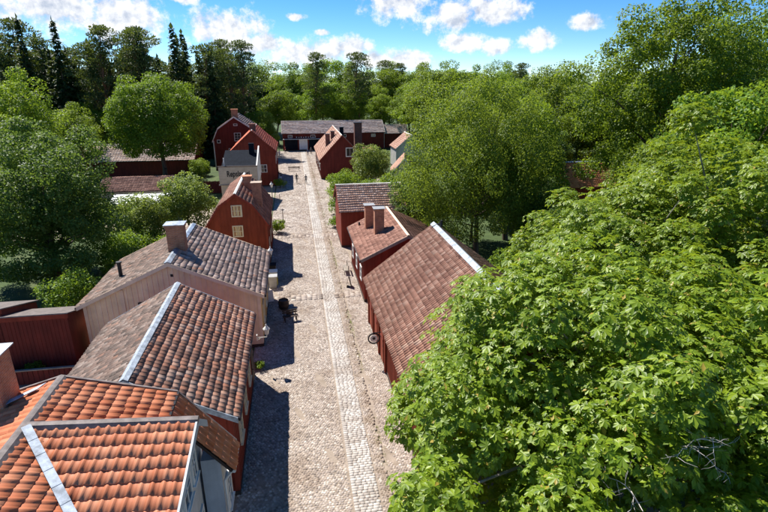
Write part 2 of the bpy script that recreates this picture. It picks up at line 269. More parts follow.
def ground_mats():
    m, nt, N, L, B = new_mat('grass'); n = noise(N, L, 0.35, 8, 0.7); n2 = noise(N, L, 9, 5, 0.7)
    r = ramp(N, [(0.3, (0.02, 0.038, 0.01)), (0.55, (0.05, 0.085, 0.018)), (0.75, (0.11, 0.12, 0.045))]); L.new(n.outputs[0], r.inputs[0])
    L.new(mixc(N, L, 0.5, r.outputs[0], n2.outputs[0], 'OVERLAY'), B.inputs['Base Color']); B.inputs['Roughness'].default_value = 0.95; bump(N, L, n2.outputs[0], 0.8, 0.08, B); MATS['grass'] = m
    m, nt, N, L, B = new_mat('street_bed'); n = noise(N, L, 1.3, 8, 0.7); n2 = noise(N, L, 26, 4, 0.7)
    r = ramp(N, [(0.3, (0.20, 0.155, 0.115)), (0.7, (0.38, 0.31, 0.25))]); L.new(n.outputs[0], r.inputs[0])
    L.new(mixc(N, L, 0.5, r.outputs[0], n2.outputs[0], 'OVERLAY'), B.inputs['Base Color']); B.inputs['Roughness'].default_value = 0.95; bump(N, L, n2.outputs[0], 0.6, 0.03, B); MATS['street_bed'] = m
    m, nt, N, L, B = new_mat('gravel'); n = noise(N, L, 0.6, 8, 0.7); n2 = noise(N, L, 18, 5, 0.75)
    r = ramp(N, [(0.3, (0.24, 0.19, 0.14)), (0.7, (0.40, 0.34, 0.28))]); L.new(n.outputs[0], r.inputs[0])
    L.new(mixc(N, L, 0.5, r.outputs[0], n2.outputs[0], 'OVERLAY'), B.inputs['Base Color']); B.inputs['Roughness'].default_value = 0.95; bump(N, L, n2.outputs[0], 0.6, 0.03, B); MATS['gravel'] = m
    def stone(name, stops, dirt):
        m, nt, N, L, B = new_mat(name); r = ramp(N, stops); L.new(piece_random(N, L), r.inputs[0])
        n = noise(N, L, 0.42, 7, 0.72); dr = ramp(N, [(0.36, (0.52, 0.43, 0.36)), (0.54, (1, 1, 1))]); L.new(n.outputs[0], dr.inputs[0])
        c = mixc(N, L, dirt, r.outputs[0], dr.outputs[0], 'MULTIPLY')
        tc = N.new('ShaderNodeTexCoord'); sx = N.new('ShaderNodeSeparateXYZ'); L.new(tc.outputs['Object'], sx.inputs[0])
        ab = N.new('ShaderNodeMath'); ab.operation = 'SUBTRACT'; L.new(sx.outputs[0], ab.inputs[0]); ab.inputs[1].default_value = 3.45; aa = N.new('ShaderNodeMath'); aa.operation = 'ABSOLUTE'; L.new(ab.outputs[0], aa.inputs[0])
        n4 = noise(N, L, 0.9, 6, 0.7); ms = N.new('ShaderNodeMath'); ms.operation = 'MULTIPLY_ADD'; L.new(n4.outputs[0], ms.inputs[0]); ms.inputs[1].default_value = 3.4; L.new(aa.outputs[0], ms.inputs[2])
        sr = N.new('ShaderNodeMapRange'); L.new(ms.outputs[0], sr.inputs[0]); sr.inputs[1].default_value = 2.05; sr.inputs[2].default_value = 1.5; sr.inputs[3].default_value = 0; sr.inputs[4].default_value = .8
        c = mixc(N, L, sr.outputs[0], c, (0.21, 0.15, 0.10))
        n2 = noise(N, L, 30, 4, 0.7); c = mixc(N, L, 0.35, c, n2.outputs[0], 'OVERLAY')
        L.new(c, B.inputs['Base Color']); B.inputs['Roughness'].default_value = 0.8; B.inputs['Specular IOR Level'].default_value = 0.3; bump(N, L, n2.outputs[0], 0.3, 0.01, B); MATS[name] = m
    stone('cobble', [(0.0, (0.22, 0.185, 0.16)), (0.25, (0.34, 0.285, 0.25)), (0.55, (0.42, 0.36, 0.315)), (0.8, (0.47, 0.395, 0.335)), (1.0, (0.60, 0.545, 0.49))], 0.75)
    stone('paver', [(0.0, (0.38, 0.345, 0.315)), (0.5, (0.47, 0.435, 0.40)), (1.0, (0.57, 0.53, 0.49))], 0.7)
ground_mats()

# ------------------------------------------------------------------ ground and street
gb = MB(); gb.add([(-2500, -300, 0), (2500, -300, 0), (2500, 3500, 0), (-2500, 3500, 0)], [(0, 1, 2, 3)])
tag(gb.build('ground', MATS['grass']), 'wide green grass ground around the old town', 'ground', kind='structure')
sb = MB()
sb.add([(-3.6, -6, .012), (5.4, -6, .012), (5.4, 118, .012), (7.5, 128, .012), (9.5, 141.2, .012), (-9, 141.2, .012), (-8, 122, .012), (-3.4, 110, .012)], [tuple(range(8))])
street = tag(sb.build('street', MATS['street_bed']), 'long straight cobbled village street between the red houses', 'street', kind='structure')
yb = MB()
for a, b, z in (((-40, 12), (-3.6, 33), .006), ((5.4, 8), (15, 70), .006), ((-12, 60), (-3.6, 121), .006), ((5.4, 70), (16, 140), .006), ((-36, 64), (-12, 78), .006)):
    yb.add([(a[0], a[1], z), (b[0], a[1], z), (b[0], b[1], z), (a[0], b[1], z)], [(0, 1, 2, 3)])
tag(yb.build('yard', MATS['gravel']), 'sandy gravel yards behind and beside the houses', 'yard', kind='structure')
def cobbles():
    r = np.random.default_rng(3)
    def dome(n, top):
        a = np.arange(n) * 2 * np.pi / n
        V = np.concatenate([np.stack([np.cos(a) * .5, np.sin(a) * .5, np.zeros(n)], 1), np.stack([np.cos(a) * .34, np.sin(a) * .34, np.full(n, .8)], 1), [[0, 0, 1.0]]])
        F = []
        for i in range(n):
            j = (i + 1) % n
            F += [(i, j, n + j), (i, n + j, n + i), (n + i, n + j, 2 * n)]
        return V, np.array(F)
    def mats(P, s, h, z0=.012):
        n = len(P); t = r.uniform(0, 6.28, n); A = np.zeros((n, 4, 4), np.float32); sx = s * r.uniform(.85, 1.2, n); sy = s * r.uniform(.8, 1.05, n)
        A[:, 0, 0] = np.cos(t) * sx; A[:, 0, 1] = -np.sin(t) * sy; A[:, 1, 0] = np.sin(t) * sx; A[:, 1, 1] = np.cos(t) * sy
        A[:, 2, 2] = h * r.uniform(.6, 1.3, n); A[:, 2, 0] = r.normal(0, .012, n); A[:, 2, 1] = r.normal(0, .012, n)
        A[:, 0, 3] = P[:, 0]; A[:, 1, 3] = P[:, 1]; A[:, 2, 3] = z0; A[:, 3, 3] = 1; return A
    def field(x0, x1, y0, y1, s):
        nx = int((x1 - x0) / s); ny = int((y1 - y0) / (s * .88)); X, Y = np.meshgrid(np.arange(nx), np.arange(ny))
        P = np.stack([x0 + (X + .5 + .5 * (Y % 2) * .9) * s, y0 + (Y + .5) * s * .88], -1).reshape(-1, 2)
        P += r.normal(0, s * .13, P.shape); return P
    V, F = dome(6, .8)
    Ps = [field(-3.45, 1.70, 13, 62, .145), field(3.02, 3.45, 13, 62, .14), field(3.72, 5.3, 13, 62, .145)]
    P = np.concatenate(Ps)
    hole = (np.sin(P[:, 0] * 2.1 + 3) * np.sin(P[:, 1] * .83) + .6 * np.sin(P[:, 0] * 4.7 + P[:, 1] * 1.9)) > 1.18
    P = P[~hole]
    v, f = replicate(V, F, mats(P, .153, .032)); link('cobblestones', mesh_np('cobblestones', v, f), MATS['cobble'], street, 'stuff')
    V2, F2 = dome(5, .8)
    P = np.concatenate([field(-3.4, 1.72, 62, 119, .25), field(3.02, 5.3, 62, 119, .25), field(-8, 1.72, 119, 141, .3), field(3.02, 8.5, 119, 141, .3)])
    v, f = replicate(V2, F2, mats(P, .265, .045)); link('far_cobblestones', mesh_np('far_cobblestones', v, f), MATS['cobble'], street, 'stuff')
    # the smooth walking strip of squared granite setts
    cells = []; y = 13.0
    while y < 140:
        h = .165 if y < 70 else .3; x = 1.76
        while x < 2.94:
            w = min(r.uniform(.19, .33), 2.98 - x)
            if w < .09: break
            cells.append((x + w / 2, y + h / 2 + r.normal(0, .006), w - .016, h - .016)); x += w
        y += h
    Vb = np.array([(-.5, -.5, 0), (.5, -.5, 0), (.5, .5, 0), (-.5, .5, 0), (-.46, -.46, 1), (.46, -.46, 1), (.46, .46, 1), (-.46, .46, 1)]); Fb = np.array([(4, 5, 6, 7), (0, 1, 5, 4), (1, 2, 6, 5), (2, 3, 7, 6), (3, 0, 4, 7)])
    c = np.array(cells); A = np.zeros((len(c), 4, 4), np.float32); A[:, 0, 0] = c[:, 2]; A[:, 1, 1] = c[:, 3]; A[:, 2, 2] = r.uniform(.030, .036, len(c)); A[:, 0, 3] = c[:, 0]; A[:, 1, 3] = c[:, 1]; A[:, 2, 3] = .012; A[:, 3, 3] = 1
    A[:, 0, 1] = r.normal(0, .006, len(c)); A[:, 2, 0] = r.normal(0, .006, len(c))
    v, f = replicate(Vb, Fb, A); link('granite_setts', mesh_np('granite_setts', v, f), MATS['paver'], street, 'stuff')
    # larger edge stones along the drain and the crossing bands
    E = [(3.52 + r.normal(0, .03), yy, .12, .22) for yy in np.arange(13, 120, .27) if r.random() < .75]
    for yb_ in (60.2, 41.3): E += [(xx, yb_ + dy, .40, .32) for xx in np.arange(-3.1, 5.2, .47) for dy in (0, .37, .74) if not 1.7 < xx < 3.0]
    c = np.array(E); A = np.zeros((len(c), 4, 4), np.float32); A[:, 0, 0] = c[:, 2]; A[:, 1, 1] = c[:, 3]; A[:, 2, 2] = r.uniform(.055, .068, len(c)); A[:, 0, 3] = c[:, 0]; A[:, 1, 3] = c[:, 1]; A[:, 2, 3] = .012; A[:, 3, 3] = 1
    v, f = replicate(Vb, Fb, A); link('drain_edge_stones', mesh_np('drain_edge_stones', v, f), MATS['cobble'], street, 'stuff')
    # weeds and moss in the drain
    n = 5200; Y = r.uniform(13, 110, n); X = 3.6 + r.normal(0, .10, n); keep = (np.sin(Y * .9) + np.sin(Y * .37 + 1) + r.normal(0, .5, n)) > .35
    X, Y = X[keep], Y[keep]; n = len(X); t = r.uniform(0, 6.28, n); h = r.uniform(.03, .10, n); w = r.uniform(.015, .03, n)
    P0 = np.stack([X - np.cos(t) * w, Y - np.sin(t) * w, np.full(n, .012)], 1); P1 = np.stack([X + np.cos(t) * w, Y + np.sin(t) * w, np.full(n, .012)], 1); P2 = np.stack([X + r.normal(0, .04, n), Y + r.normal(0, .04, n), h], 1)
    v = np.stack([P0, P1, P2], 1).reshape(-1, 3); f = np.arange(3 * n).reshape(-1, 3); link('drain_weeds', mesh_np('drain_weeds', v, f), MATS['leaf_pale'], street, 'stuff')
cobbles()

# ------------------------------------------------------------------ houses
def tile_mesh(w, l, amp, waves=1, seg=6):
    """one pantile: x across, y down the slope from 0 to l, z out of the roof; open lower lip"""
    n = seg * waves; xs = np.linspace(-.02 * w, w * 1.02, n + 1)
    ph = xs / w * waves; z = amp * (0.5 + 0.5 * np.cos(2 * np.pi * (ph - .3)) ** 1) ; z = z + amp * .25 * np.cos(4 * np.pi * (ph - .3))
    V = [(x, -.03, .012 + q) for x, q in zip(xs, z)] + [(x, l * 1.06, .040 + q) for x, q in zip(xs, z)] + [(x, l * 1.055, .012 + q * .75) for x, q in zip(xs, z)]
    F = [(i, n + 1 + i, n + 2 + i, i + 1) for i in range(n)] + [(n + 1 + i, 2 * n + 2 + i, 2 * n + 3 + i, n + 2 + i) for i in range(n)]
    return np.array(V), np.array(F)
def tile_slope(p0, along, down, La, Ld, spec, mat, roof, keep=None, indiv=None, seed=0, nm='roof_tile'):
    """tiles over a rectangular slope, p0 its top corner; indiv(x,y,z)->rank (smaller = larger in view) picks those made single objects"""
    w, l, amp, waves, seg = spec; r = random.Random(seed); al = Vector(along).normalized(); dn = Vector(down).normalized(); nr = dn.cross(al) * -1
    if nr.z < 0: nr = -nr
    hand = al.cross(dn).dot(nr)
    nx = max(1, round(La / w)); ny = max(1, round(Ld / l)); w2 = La / nx; l2 = Ld / ny
    V, F = tile_mesh(w2, l2, amp, waves, seg)
    if hand < 0: F = F[:, ::-1]
    Ms = []
    for j in range(ny):
        for i in range(nx):
            o = Vector(p0) + al * (i * w2) + dn * (j * l2)
            c = o + al * w2 / 2 + dn * l2 / 2
            if keep and not keep(c): continue
            d = r.gauss(0, .006); t = r.gauss(0, .012); a2 = (al + dn * t).normalized(); d2 = (dn - al * t + nr * r.gauss(0, .008)).normalized()
            o = o + nr * (abs(d) + .03 + .016 * math.sin(1.1 * i * w2 + seed) + .014 * math.sin(1.7 * j * l2 + seed * 2.1 + .5 * i * w2)) + dn * (r.gauss(0, .014) + (.05 if r.random() < .012 else 0))
            Ms.append((c, Matrix(((a2.x, d2.x, nr.x, o.x), (a2.y, d2.y, nr.y, o.y), (a2.z, d2.z, nr.z, o.z), (0, 0, 0, 1)))))
    single = []
    if indiv:
        Ms.sort(key=lambda q: indiv['rank'](q[0])); k = min(len(Ms), indiv['n']); single, Ms = Ms[:k], Ms[k:]
        me = mesh_np(nm, V, F); me.materials.append(mat)
        for _, M in single:
            o = bpy.data.objects.new(nm, me); COL.objects.link(o); o.parent = roof; o.matrix_local = M
    if Ms:
        v, f = replicate(V, F, [np.array(M) for _, M in Ms]); link('roof_tiles', mesh_np('roof_tiles', v, f), mat, roof, 'stuff')
def interp(prof, x):
    for (x0, z0), (x1, z1) in zip(prof, prof[1:]):
        if x0 <= x <= x1: return z0 + (z1 - z0) * (x - x0) / (x1 - x0)
    return prof[-1][1]
def window(par, M, w, h, fmat, gmat, nx=2, ny=2, fw=.1, sill=False, name='window'):
    b = MB(); d0, d1 = -.02, .06
    b.box((-w / 2, -d1, -h / 2), (-w / 2 + fw, -d0, h / 2)).box((w / 2 - fw, -d1, -h / 2), (w / 2, -d0, h / 2))
    b.box((-w / 2 + fw, -d1, h / 2 - fw), (w / 2 - fw, -d0, h / 2)).box((-w / 2 + fw, -d1, -h / 2), (w / 2 - fw, -d0, -h / 2 + fw))
    iw, ih = w - 2 * fw, h - 2 * fw; mw = .045
    for i in range(1, nx): x = -iw / 2 + iw * i / nx; b.box((x - mw / 2, -d1 + .012, -ih / 2), (x + mw / 2, -d0, ih / 2))
    for j in range(1, ny): z = -ih / 2 + ih * j / ny; b.box((-iw / 2, -d1 + .018, z - mw / 2), (iw / 2, -d0, z + mw / 2))
    if sill: b.box((-w / 2 - .06, -.12, -h / 2 - .05), (w / 2 + .06, -.0, -h / 2 - .003))
    o = b.build(name, fmat, par); o.matrix_local = M
    for i in range(nx):
        for j in range(ny):
            x0, x1 = -iw / 2 + iw * i / nx, -iw / 2 + iw * (i + 1) / nx; z0, z1 = -ih / 2 + ih * j / ny, -ih / 2 + ih * (j + 1) / ny
            MB().box((x0, -.022, z0), (x1, -.012, z1)).build('pane', gmat, o)
    return o
def on_near(x, z, y=0): return Matrix.Translation((x, y, z))
def on_right(x, y, z): return Matrix.Translation((x, y, z)) @ Matrix.Rotation(rad(90), 4, 'Z')
def on_left(x, y, z): return Matrix.Translation((x, y, z)) @ Matrix.Rotation(rad(-90), 4, 'Z')
def chimney(par, x, y, z0, z1, w, d, mat='brick', cap='zinc', corbel=True):
    b = MB(); b.box((x - w / 2, y - d / 2, z0), (x + w / 2, y + d / 2, z1))
    if corbel:
        b.box((x - w / 2 - .05, y - d / 2 - .05, z1 - .24), (x + w / 2 + .05, y + d / 2 + .05, z1 - .12)).box((x - w / 2 - .08, y - d / 2 - .08, z1 - .117), (x + w / 2 + .08, y + d / 2 + .08, z1 + .003))
    o = b.build('chimney', MATS[mat], par)
    c = MB(); c.box((x - w / 2 - .12, y - d / 2 - .12, z1 + .006), (x + w / 2 + .12, y + d / 2 + .12, z1 + .05)); c.build('chimney_cap', MATS[cap], o)
    c = MB(); c.box((x - w / 2 - .1, y - d / 2 - .1, z0), (x + w / 2 + .1, y + d / 2 + .1, z0 + .02)); 
    return o
def house(name, label, cat, loc, rot, prof, L, wall, roofmat, spec, ov=.3, gov=.25, ridge='zinc', rw=.22, verge='falu_dark', group=None, indiv=None, slopes=None, batten=None, corner=None, base=.35, bat=.28, seed=1, under='dark_wood', gutter=None, leftmat=None):
    root = empty(name, loc, rot); tag(root, label, cat, group)
    xl, xr = prof[0][0] + ov, prof[-1][0] - ov; th = .14
    inner = [(xl, interp(prof, xl) - th)] + [(x, z - th) for x, z in prof[1:-1]] + [(xr, interp(prof, xr) - th)]
    b = MB(); b.prism([(xl, 0)] + [(xr, 0)] + inner[::-1], 0, L); wl = b.build('wall', MATS[wall], root)
    st = MB(); st.box((xl - .03, -.03, 0), (xr + .03, L + .03, base * .7)); st.build('plinth', MATS['dark_wood'], root)
    # board battens
    bm = MB(); bw = .035
    if bat:
        n = int((xr - xl) / bat)
        for i in range(1, n):
            x = xl + (xr - xl) * i / n; z = min(interp(inner, x - bw), interp(inner, x + bw)) - .02
            bm.box((x - bw, -.028, base), (x + bw, .01, z))
        n = int(L / bat)
        for i in range(1, n):
            y = L * i / n
            bm.box((xr - .01, y - bw, base), (xr + .028, y + bw, inner[-1][1] - .02)); bm.box((xl - .028, y - bw, base), (xl + .01, y + bw, inner[0][1] - .02))
        bm.build('battens', MATS[batten or wall], wl, 'stuff')
    cm = MATS[corner or batten or wall]
    for sx, x in ((-1, xl), (1, xr)):
        z = inner[0][1] if sx < 0 else inner[-1][1]; x0, x1 = sorted((x + sx * .05, x - sx * .16))
        MB().box((x0, -.05, base + .003), (x1, .02, z - .03)).build('corner_board', cm, wl)
    # roof deck
    y0, y1 = -gov, L + gov; b = MB()
    for (xa, za), (xb, zb) in zip(prof, prof[1:]):
        b.slab((xa, y0, za), (xb, y0, zb), (xb, y1, zb), (xa, y1, za), .07)
    roof = b.build('roof', MATS[under], root)
    k = len(prof); top = max(range(k), key=lambda i: prof[i][1])
    for i in range(k - 1):
        if slopes is not None and i not in slopes: continue
        (xa, za), (xb, zb) = prof[i], prof[i + 1]
        if i < top: p = (xb, y0, zb); dn = (xa - xb, 0, za - zb)
        else: p = (xa, y0, za); dn = (xb - xa, 0, zb - za)
        Ld = math.hypot(xb - xa, zb - za)
        tile_slope(p, (0, 1, 0), dn, y1 - y0, Ld + .03, spec, MATS[leftmat if (leftmat and i < top) else roofmat], roof, indiv=indiv if (indiv and i == indiv['slope']) else None, seed=seed * 10 + i)
    # verge boards on both gables
    for (xa, za), (xb, zb) in zip(prof, prof[1:]):
        for ya, yb in ((y0 - .045, y0 - .004), (y1 + .004, y1 + .045)):
            b = MB(); b.prism([(xa, za - .2), (xb, zb - .2), (xb, zb + .075), (xa, za + .075)], ya, yb); b.build('verge_board', MATS[verge], roof)
    if ridge:
        xt, zt = prof[top]; b = MB(); lift = .10 + spec[2] * 1.3
        for s, q in ((-1, prof[top - 1]), (1, prof[top + 1])):
            d = Vector((q[0] - xt, 0, q[1] - zt)).normalized(); p = Vector((xt, y0 - .03, zt + lift)); e = Vector((0, y1 - y0 + .06, 0))
            pts = [p, p + d * rw, p + d * rw + e, p + e]
            if s < 0: pts = pts[::-1]
            b.slab(*pts, .03)
        b.build('ridge_cap', MATS[ridge], roof)
    if gutter:
        for x, z, s in ((prof[0][0], prof[0][1], -1), (prof[-1][0], prof[-1][1], 1)):
            b = MB(); b.tube((x + s * .06, y0, z - .06), (x + s * .06, y1, z - .06), .06, .06, 8); b.build('gutter', MATS[gutter], roof)
    root['wx'] = (xl, xr)
    return root, wl, roof
camv = Vector((0, 0, 18))

# --- the pink boarded house with the low greyish roof
C, Cw, Cr = house('pink_house', 'pale pink boarded house with low mottled tile roof and brick chimney', 'house', (-8.5, 33.45, 0), 0,
    [(-5.95, 4.05), (0, 6.75), (5.95, 4.05)], 9.1, 'pink_board', 'tile_grey', (.31, .36, .026, 1, 4), ov=.35, gov=.28, ridge='zinc', rw=.24, verge='pink_trim', batten='pink_trim', corner='pink_trim', bat=.33, seed=2, gutter='black_metal', leftmat='tile_darker')
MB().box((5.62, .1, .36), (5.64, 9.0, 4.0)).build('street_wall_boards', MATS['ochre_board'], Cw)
chimney(C, .02, 3.1, 6.0, 8.5, 1.15, .9)
b = MB(); b.tube((-3.9, 2.6, 4.9), (-3.9, 2.6, 6.0), .13, .13, 10).tube((-3.9, 2.6, 6.0), (-3.9, 2.6, 6.1), .19, .19, 10); b.build('vent_pipe', MATS['black_metal'], Cr)
b = MB(); b.box((-3.3, -.045, .4), (-3.05, -.02, 5.0)); b.build('wall_post', MATS['pink_trim'], Cw)
MB().box((.02, -.03, 5.72), (.2, -.02, 5.9)).build('gable_vent', MATS['black_metal'], Cw)
window(C, on_near(-1.8, 3.55), .9, 1.0, MATS['dark_wood'], MATS['glass'], 2, 2)
for y, g in ((1.6, 'glass'), (4.4, 'glass'), (7.2, 'glass')): window(C, on_right(5.67, y, 2.1), 1.1, 1.4, MATS['cream_trim'], MATS[g], 2, 2, sill=True)

# --- the long row house with a pale metal ridge
B, Bw, Br = house('row_house', 'long red house with mixed brown and orange tiles and pale metal ridge strip', 'house', (-7.25, 19.5, 0), 0,
    [(-4.25, 4.25), (0, 6.55), (4.25, 4.25)], 10.2, 'falu_red', 'tile_mixed', (.30, .35, .030, 1, 5), ov=.3, gov=.2, ridge='zinc_light', rw=.2, verge='zinc_light', seed=3, gutter='black_metal', leftmat='tile_darker',
    indiv={'n': 300, 'slope': 1, 'rank': lambda c: (Vector((c.x - 7.25, c.y + 19.5, c.z)) - camv).length if c.y > -.1 else 999})
for y in (2.2, 4.6, 7.2): window(B, on_right(3.96, y, 2.2), 1.1, 1.4, MATS['cream_trim'], MATS['glass'], 2, 3, sill=True)
b = MB(); b.box((3.95, 8.6, .3), (4.02, 9.6, 2.4)); dr = b.build('door', MATS['dark_wood'], B); MB().tube((4.02, 8.75, 1.3), (4.09, 8.75, 1.3), .03, .03, 8).build('door_handle', MATS['black_metal'], dr)

# --- the near house: gambrel roof of new orange tiles with a wide gabled dormer
def near_house():
    X0, Y0, L = -8.7, 4.0, 13.75
    root = empty('dormer_house', (X0, Y0, 0)); tag(root, 'near house with bright orange new tiles and wide gabled dormer', 'house')
    prof = [(-5.8, 4.2), (-3.85, 6.72), (0, 7.8), (3.85, 6.72), (5.8, 4.2)]
    b = MB(); b.prism([(-5.35, 0), (4.5, 0), (4.5, 5.5), (3.7, 6.5), (0, 7.6), (-3.7, 6.5), (-5.35, 4.4)], 0, L - .3); wl = b.build('wall', MATS['greyblue_board'], root)
    b = MB()
    for i_, ((xa, za), (xb, zb)) in enumerate(zip(prof, prof[1:])): y_ = 12.2 if i_ == 3 else 0; b.slab((xa, y_, za), (xb, y_, zb), (xb, L, zb), (xa, L, za), .1)
    roof = b.build('roof', MATS['dark_wood'], root); spec = (.32, .42, .048, 1, 8)
    yd, half, zr, xf = 10.95, 4.6, 7.83, 5.05           # dormer ridge line (along +x), half width, ridge height, front
    pitch = .155; ds = .08; fpitch = .78; fw_ = 1.25
    def in_dormer(c, m=0.0): return c.x > 0 and zr - ds * c.x - (pitch if c.y < yd else fpitch) * abs(c.y - yd) > c.z + m
    me_rank = lambda c: (Vector((c.x + X0, c.y + Y0, c.z)) - camv).length if c.y > 6.0 else 999 + abs(c.y)
    # upper and lower right slopes, left slopes
    tile_slope((0, 0, 7.8), (0, 1, 0), (3.85, 0, -1.08), L, 4.0, spec, MATS['tile_new'], roof, keep=lambda c: not in_dormer(c, .06) and c.y > 4.5, indiv={'n': 110, 'rank': me_rank}, seed=31)
    tile_slope((3.85, 0, 6.72), (0, 1, 0), (1.95, 0, -2.52), L, 3.19, spec, MATS['tile_new'], roof, keep=lambda c: c.y > yd + fw_, indiv={'n': 60, 'rank': me_rank}, seed=32)
    tile_slope((0, 0, 7.8), (0, 1, 0), (-3.85, 0, -1.08), L, 4.0, spec, MATS['tile_new'], roof, keep=lambda c: c.y > 6, seed=33)
    tile_slope((-3.85, 0, 6.72), (0, 1, 0), (-1.95, 0, -2.52), L, 3.19, spec, MATS['tile_new'], roof, keep=lambda c: c.y > 6, seed=34)
    # dormer: near and far slopes
    nd = Vector((0, -1, -pitch)).normalized(); fd = Vector((0, 1, -fpitch)).normalized()
    def above(c): return c.x > 0 and c.z > 8.0 - .4533 * c.x - .02 if c.x < 3.75 else c.z > 6.3 - 1.15 * (c.x - 3.75)
    b = MB(); Ld = half * math.hypot(1, pitch); dz = half * pitch
    # near slope deck: clipped along the valley with the upper slope z = 8-.4533x  ->  y = yd - (zr-8+.4533x)/pitch
    vx = 3.85; vy = (zr - 7.8 + (.2805 - ds) * vx) / pitch
    b.add([(0.05, yd, zr - .03), (vx, yd - vy, zr - ds * vx - .03 - vy * pitch), (xf, yd - vy - .4, zr - ds * xf - .03 - (vy + .4) * pitch), (xf, yd, zr - ds * xf - .03)], [(0, 1, 2, 3)])
    b.add([(0.05, yd, zr - .03), (xf, yd, zr - ds * xf - .03), (xf, yd + fw_, zr - ds * xf - .03 - fw_ * fpitch), (3.8, yd + fw_, zr - ds * 3.8 - .03 - fw_ * fpitch)], [(0, 1, 2, 3)])
    droof = b.build('dormer_roof', MATS['dark_wood'], root)
    tile_slope((0, yd, zr), (1, 0, -ds), nd, xf, Ld, (.30, .48, .05, 1, 8), MATS['tile_new'], droof, keep=lambda c: c.z > 7.8 - .2805 * c.x + .02, indiv={'n': 130, 'rank': lambda c: me_rank(c)}, seed=35)
    tile_slope((0, yd, zr), (1, 0, -ds), fd, xf, fw_ * math.hypot(1, fpitch), spec, MATS['tile_new'], droof, keep=lambda c: c.z > 7.8 - .2805 * c.x + .04, seed=36)
    # ridges
    def capline(name, p, q, w, par, mat='ridge_brown', up=.10):
        p, q = Vector(p), Vector(q); d = (q - p).normalized(); s = d.cross(Vector((0, 0, 1))).normalized(); z = Vector((0, 0, 1))
        pr = [(-w, -.085), (-w * .55, .035), (0, .07), (w * .55, .035), (w, -.085), (w * .9, -.12), (-w * .9, -.12)]
        V = [p + s * a + z * (c + up) for a, c in pr] + [q + s * a + z * (c + up) for a, c in pr]; n = len(pr)
        F = [(i, i + n, (i + 1) % n + n, (i + 1) % n) for i in range(n)] + [tuple(range(n))[::-1], tuple(range(n, 2 * n))]
        b = MB(); b.add(V, F); return b.build(name, MATS[mat], par)
    capline('ridge_cap', (0, 0, 7.8), (0, L + .05, 7.8), .2, roof); capline('dormer_ridge_cap', (.12, yd, zr), (xf + .08, yd, zr - ds * xf), .19, droof)
    # far verge along the gambrel profile
    for (xa, za), (xb, zb) in zip(prof, prof[1:]):
        b = MB(); b.prism([(xa, za - .22), (xb, zb - .22), (xb, zb + .14), (xa, za + .14)], L + .003, L + .09); b.build('verge_board', MATS['ridge_brown'], roof)
    # break flashing between upper and lower slope
    b = MB(); b.tube((3.87, yd + fw_, 6.79), (3.87, L, 6.79), .06, .06, 6); b.build('slope_break_strip', MATS['black_metal'], roof)
    # valley flashing, scalloped zinc strip
    b = MB(); P = Vector((.12, yd - .1, 7.83)); Q = Vector((vx, yd - vy, zr - ds * vx - vy * pitch + .05)); d = Q - P; k = 18
    for i in range(k):
        a, c = P + d * (i / k), P + d * ((i + 1.08) / k); s = Vector((.0, -1, 0)).cross(d).cross(d).normalized()
        sd = d.normalized().cross(Vector((0, 0, 1))).normalized(); h = Vector((0, 0, .13 + .012 * (i % 2)))
        b.slab(*[a - sd * .13 + h, a + sd * .13 + h * .9, c + sd * .13 + h * .9, c - sd * .13 + h][::-1], .02)
    b.build('valley_flashing', MATS['zinc_dull'], roof)
    # dormer front gable, set back under the overhang
    xg = 4.62; g = MB(); hw = 1.15
    pts = [(xg, yd - 3.3, 0), (xg, yd + hw, 0), (xg, yd + hw, zr - .5 - .14 - hw * fpitch), (xg, yd, zr - .5 - .14), (xg, yd - 3.3, zr - .5 - .14 - 3.3 * pitch)]
    V = [Vector(p) for p in pts] + [Vector(p) - Vector((1.6, 0, 0)) for p in pts]; n = 5
    g.add(V, [tuple(range(n)), tuple(range(2 * n - 1, n - 1, -1))] + [(i, i + n, (i + 1) % n + n, (i + 1) % n) for i in range(n)])
    dw = g.build('dormer_wall', MATS['greyblue_board'], root)
    for s, hh, pt in ((-1, half, pitch), (1, fw_, fpitch)):
        b = MB(); e = .0; p0 = Vector((xf, yd, zr)); dd = Vector((0, s, -pt)); V = []
        for x in (xf + .004, xf + .07):
            V += [(x, yd, zr - .4 + .1), (x, yd + s * hh, zr - .4 + .1 - hh * pt), (x, yd + s * hh, zr - .4 - .18 - hh * pt), (x, yd, zr - .4 - .18)]
        F = [(0, 1, 2, 3), (7, 6, 5, 4), (0, 4, 5, 1), (1, 5, 6, 2), (2, 6, 7, 3), (3, 7, 4, 0)]
        b.add(V, F if s < 0 else [f[::-1] for f in F]); b.build('verge_board', MATS['greyblue_board'], droof)
        b = MB(); V = []
        for x in (xg, xf + .002):
            V += [(x, yd, zr - .4 - .06), (x, yd + s * hh, zr - .4 - .06 - hh * pt), (x, yd + s * hh, zr - .4 - .1 - hh * pt), (x, yd, zr - .4 - .1)]
        b.add(V, F if s < 0 else [f[::-1] for f in F]); b.build('soffit', MATS['white_trim'], droof)
    for y, w, z in ((yd - .75, 1.1, 5.6), (yd - 2.1, 1.0, 5.4), (yd + .45, .7, 5.6)): window(root, on_right(xg + .01, y, z), w, 1.7, MATS['white_trim'], MATS['glass'], 2, 3, sill=True)
    window(root, on_right(xg + .01, yd + .3, 2.4), 1.2, 1.6, MATS['white_trim'], MATS['glass'], 2, 3, sill=True)
    b = MB(); b.tube((5.83, yd + fw_, 4.17), (5.83, L, 4.17), .07, .07, 8); b.build('gutter', MATS['white_trim'], roof)
    b = MB(); b.tube((5.79, yd + 1.5, 4.1), (5.42, yd + 1.5, 3.6), .05, .05, 8).tube((5.42, yd + 1.5, 3.6), (5.42, yd + 1.5, .1), .05, .05, 8); b.build('downpipe', MATS['white_trim'], root)
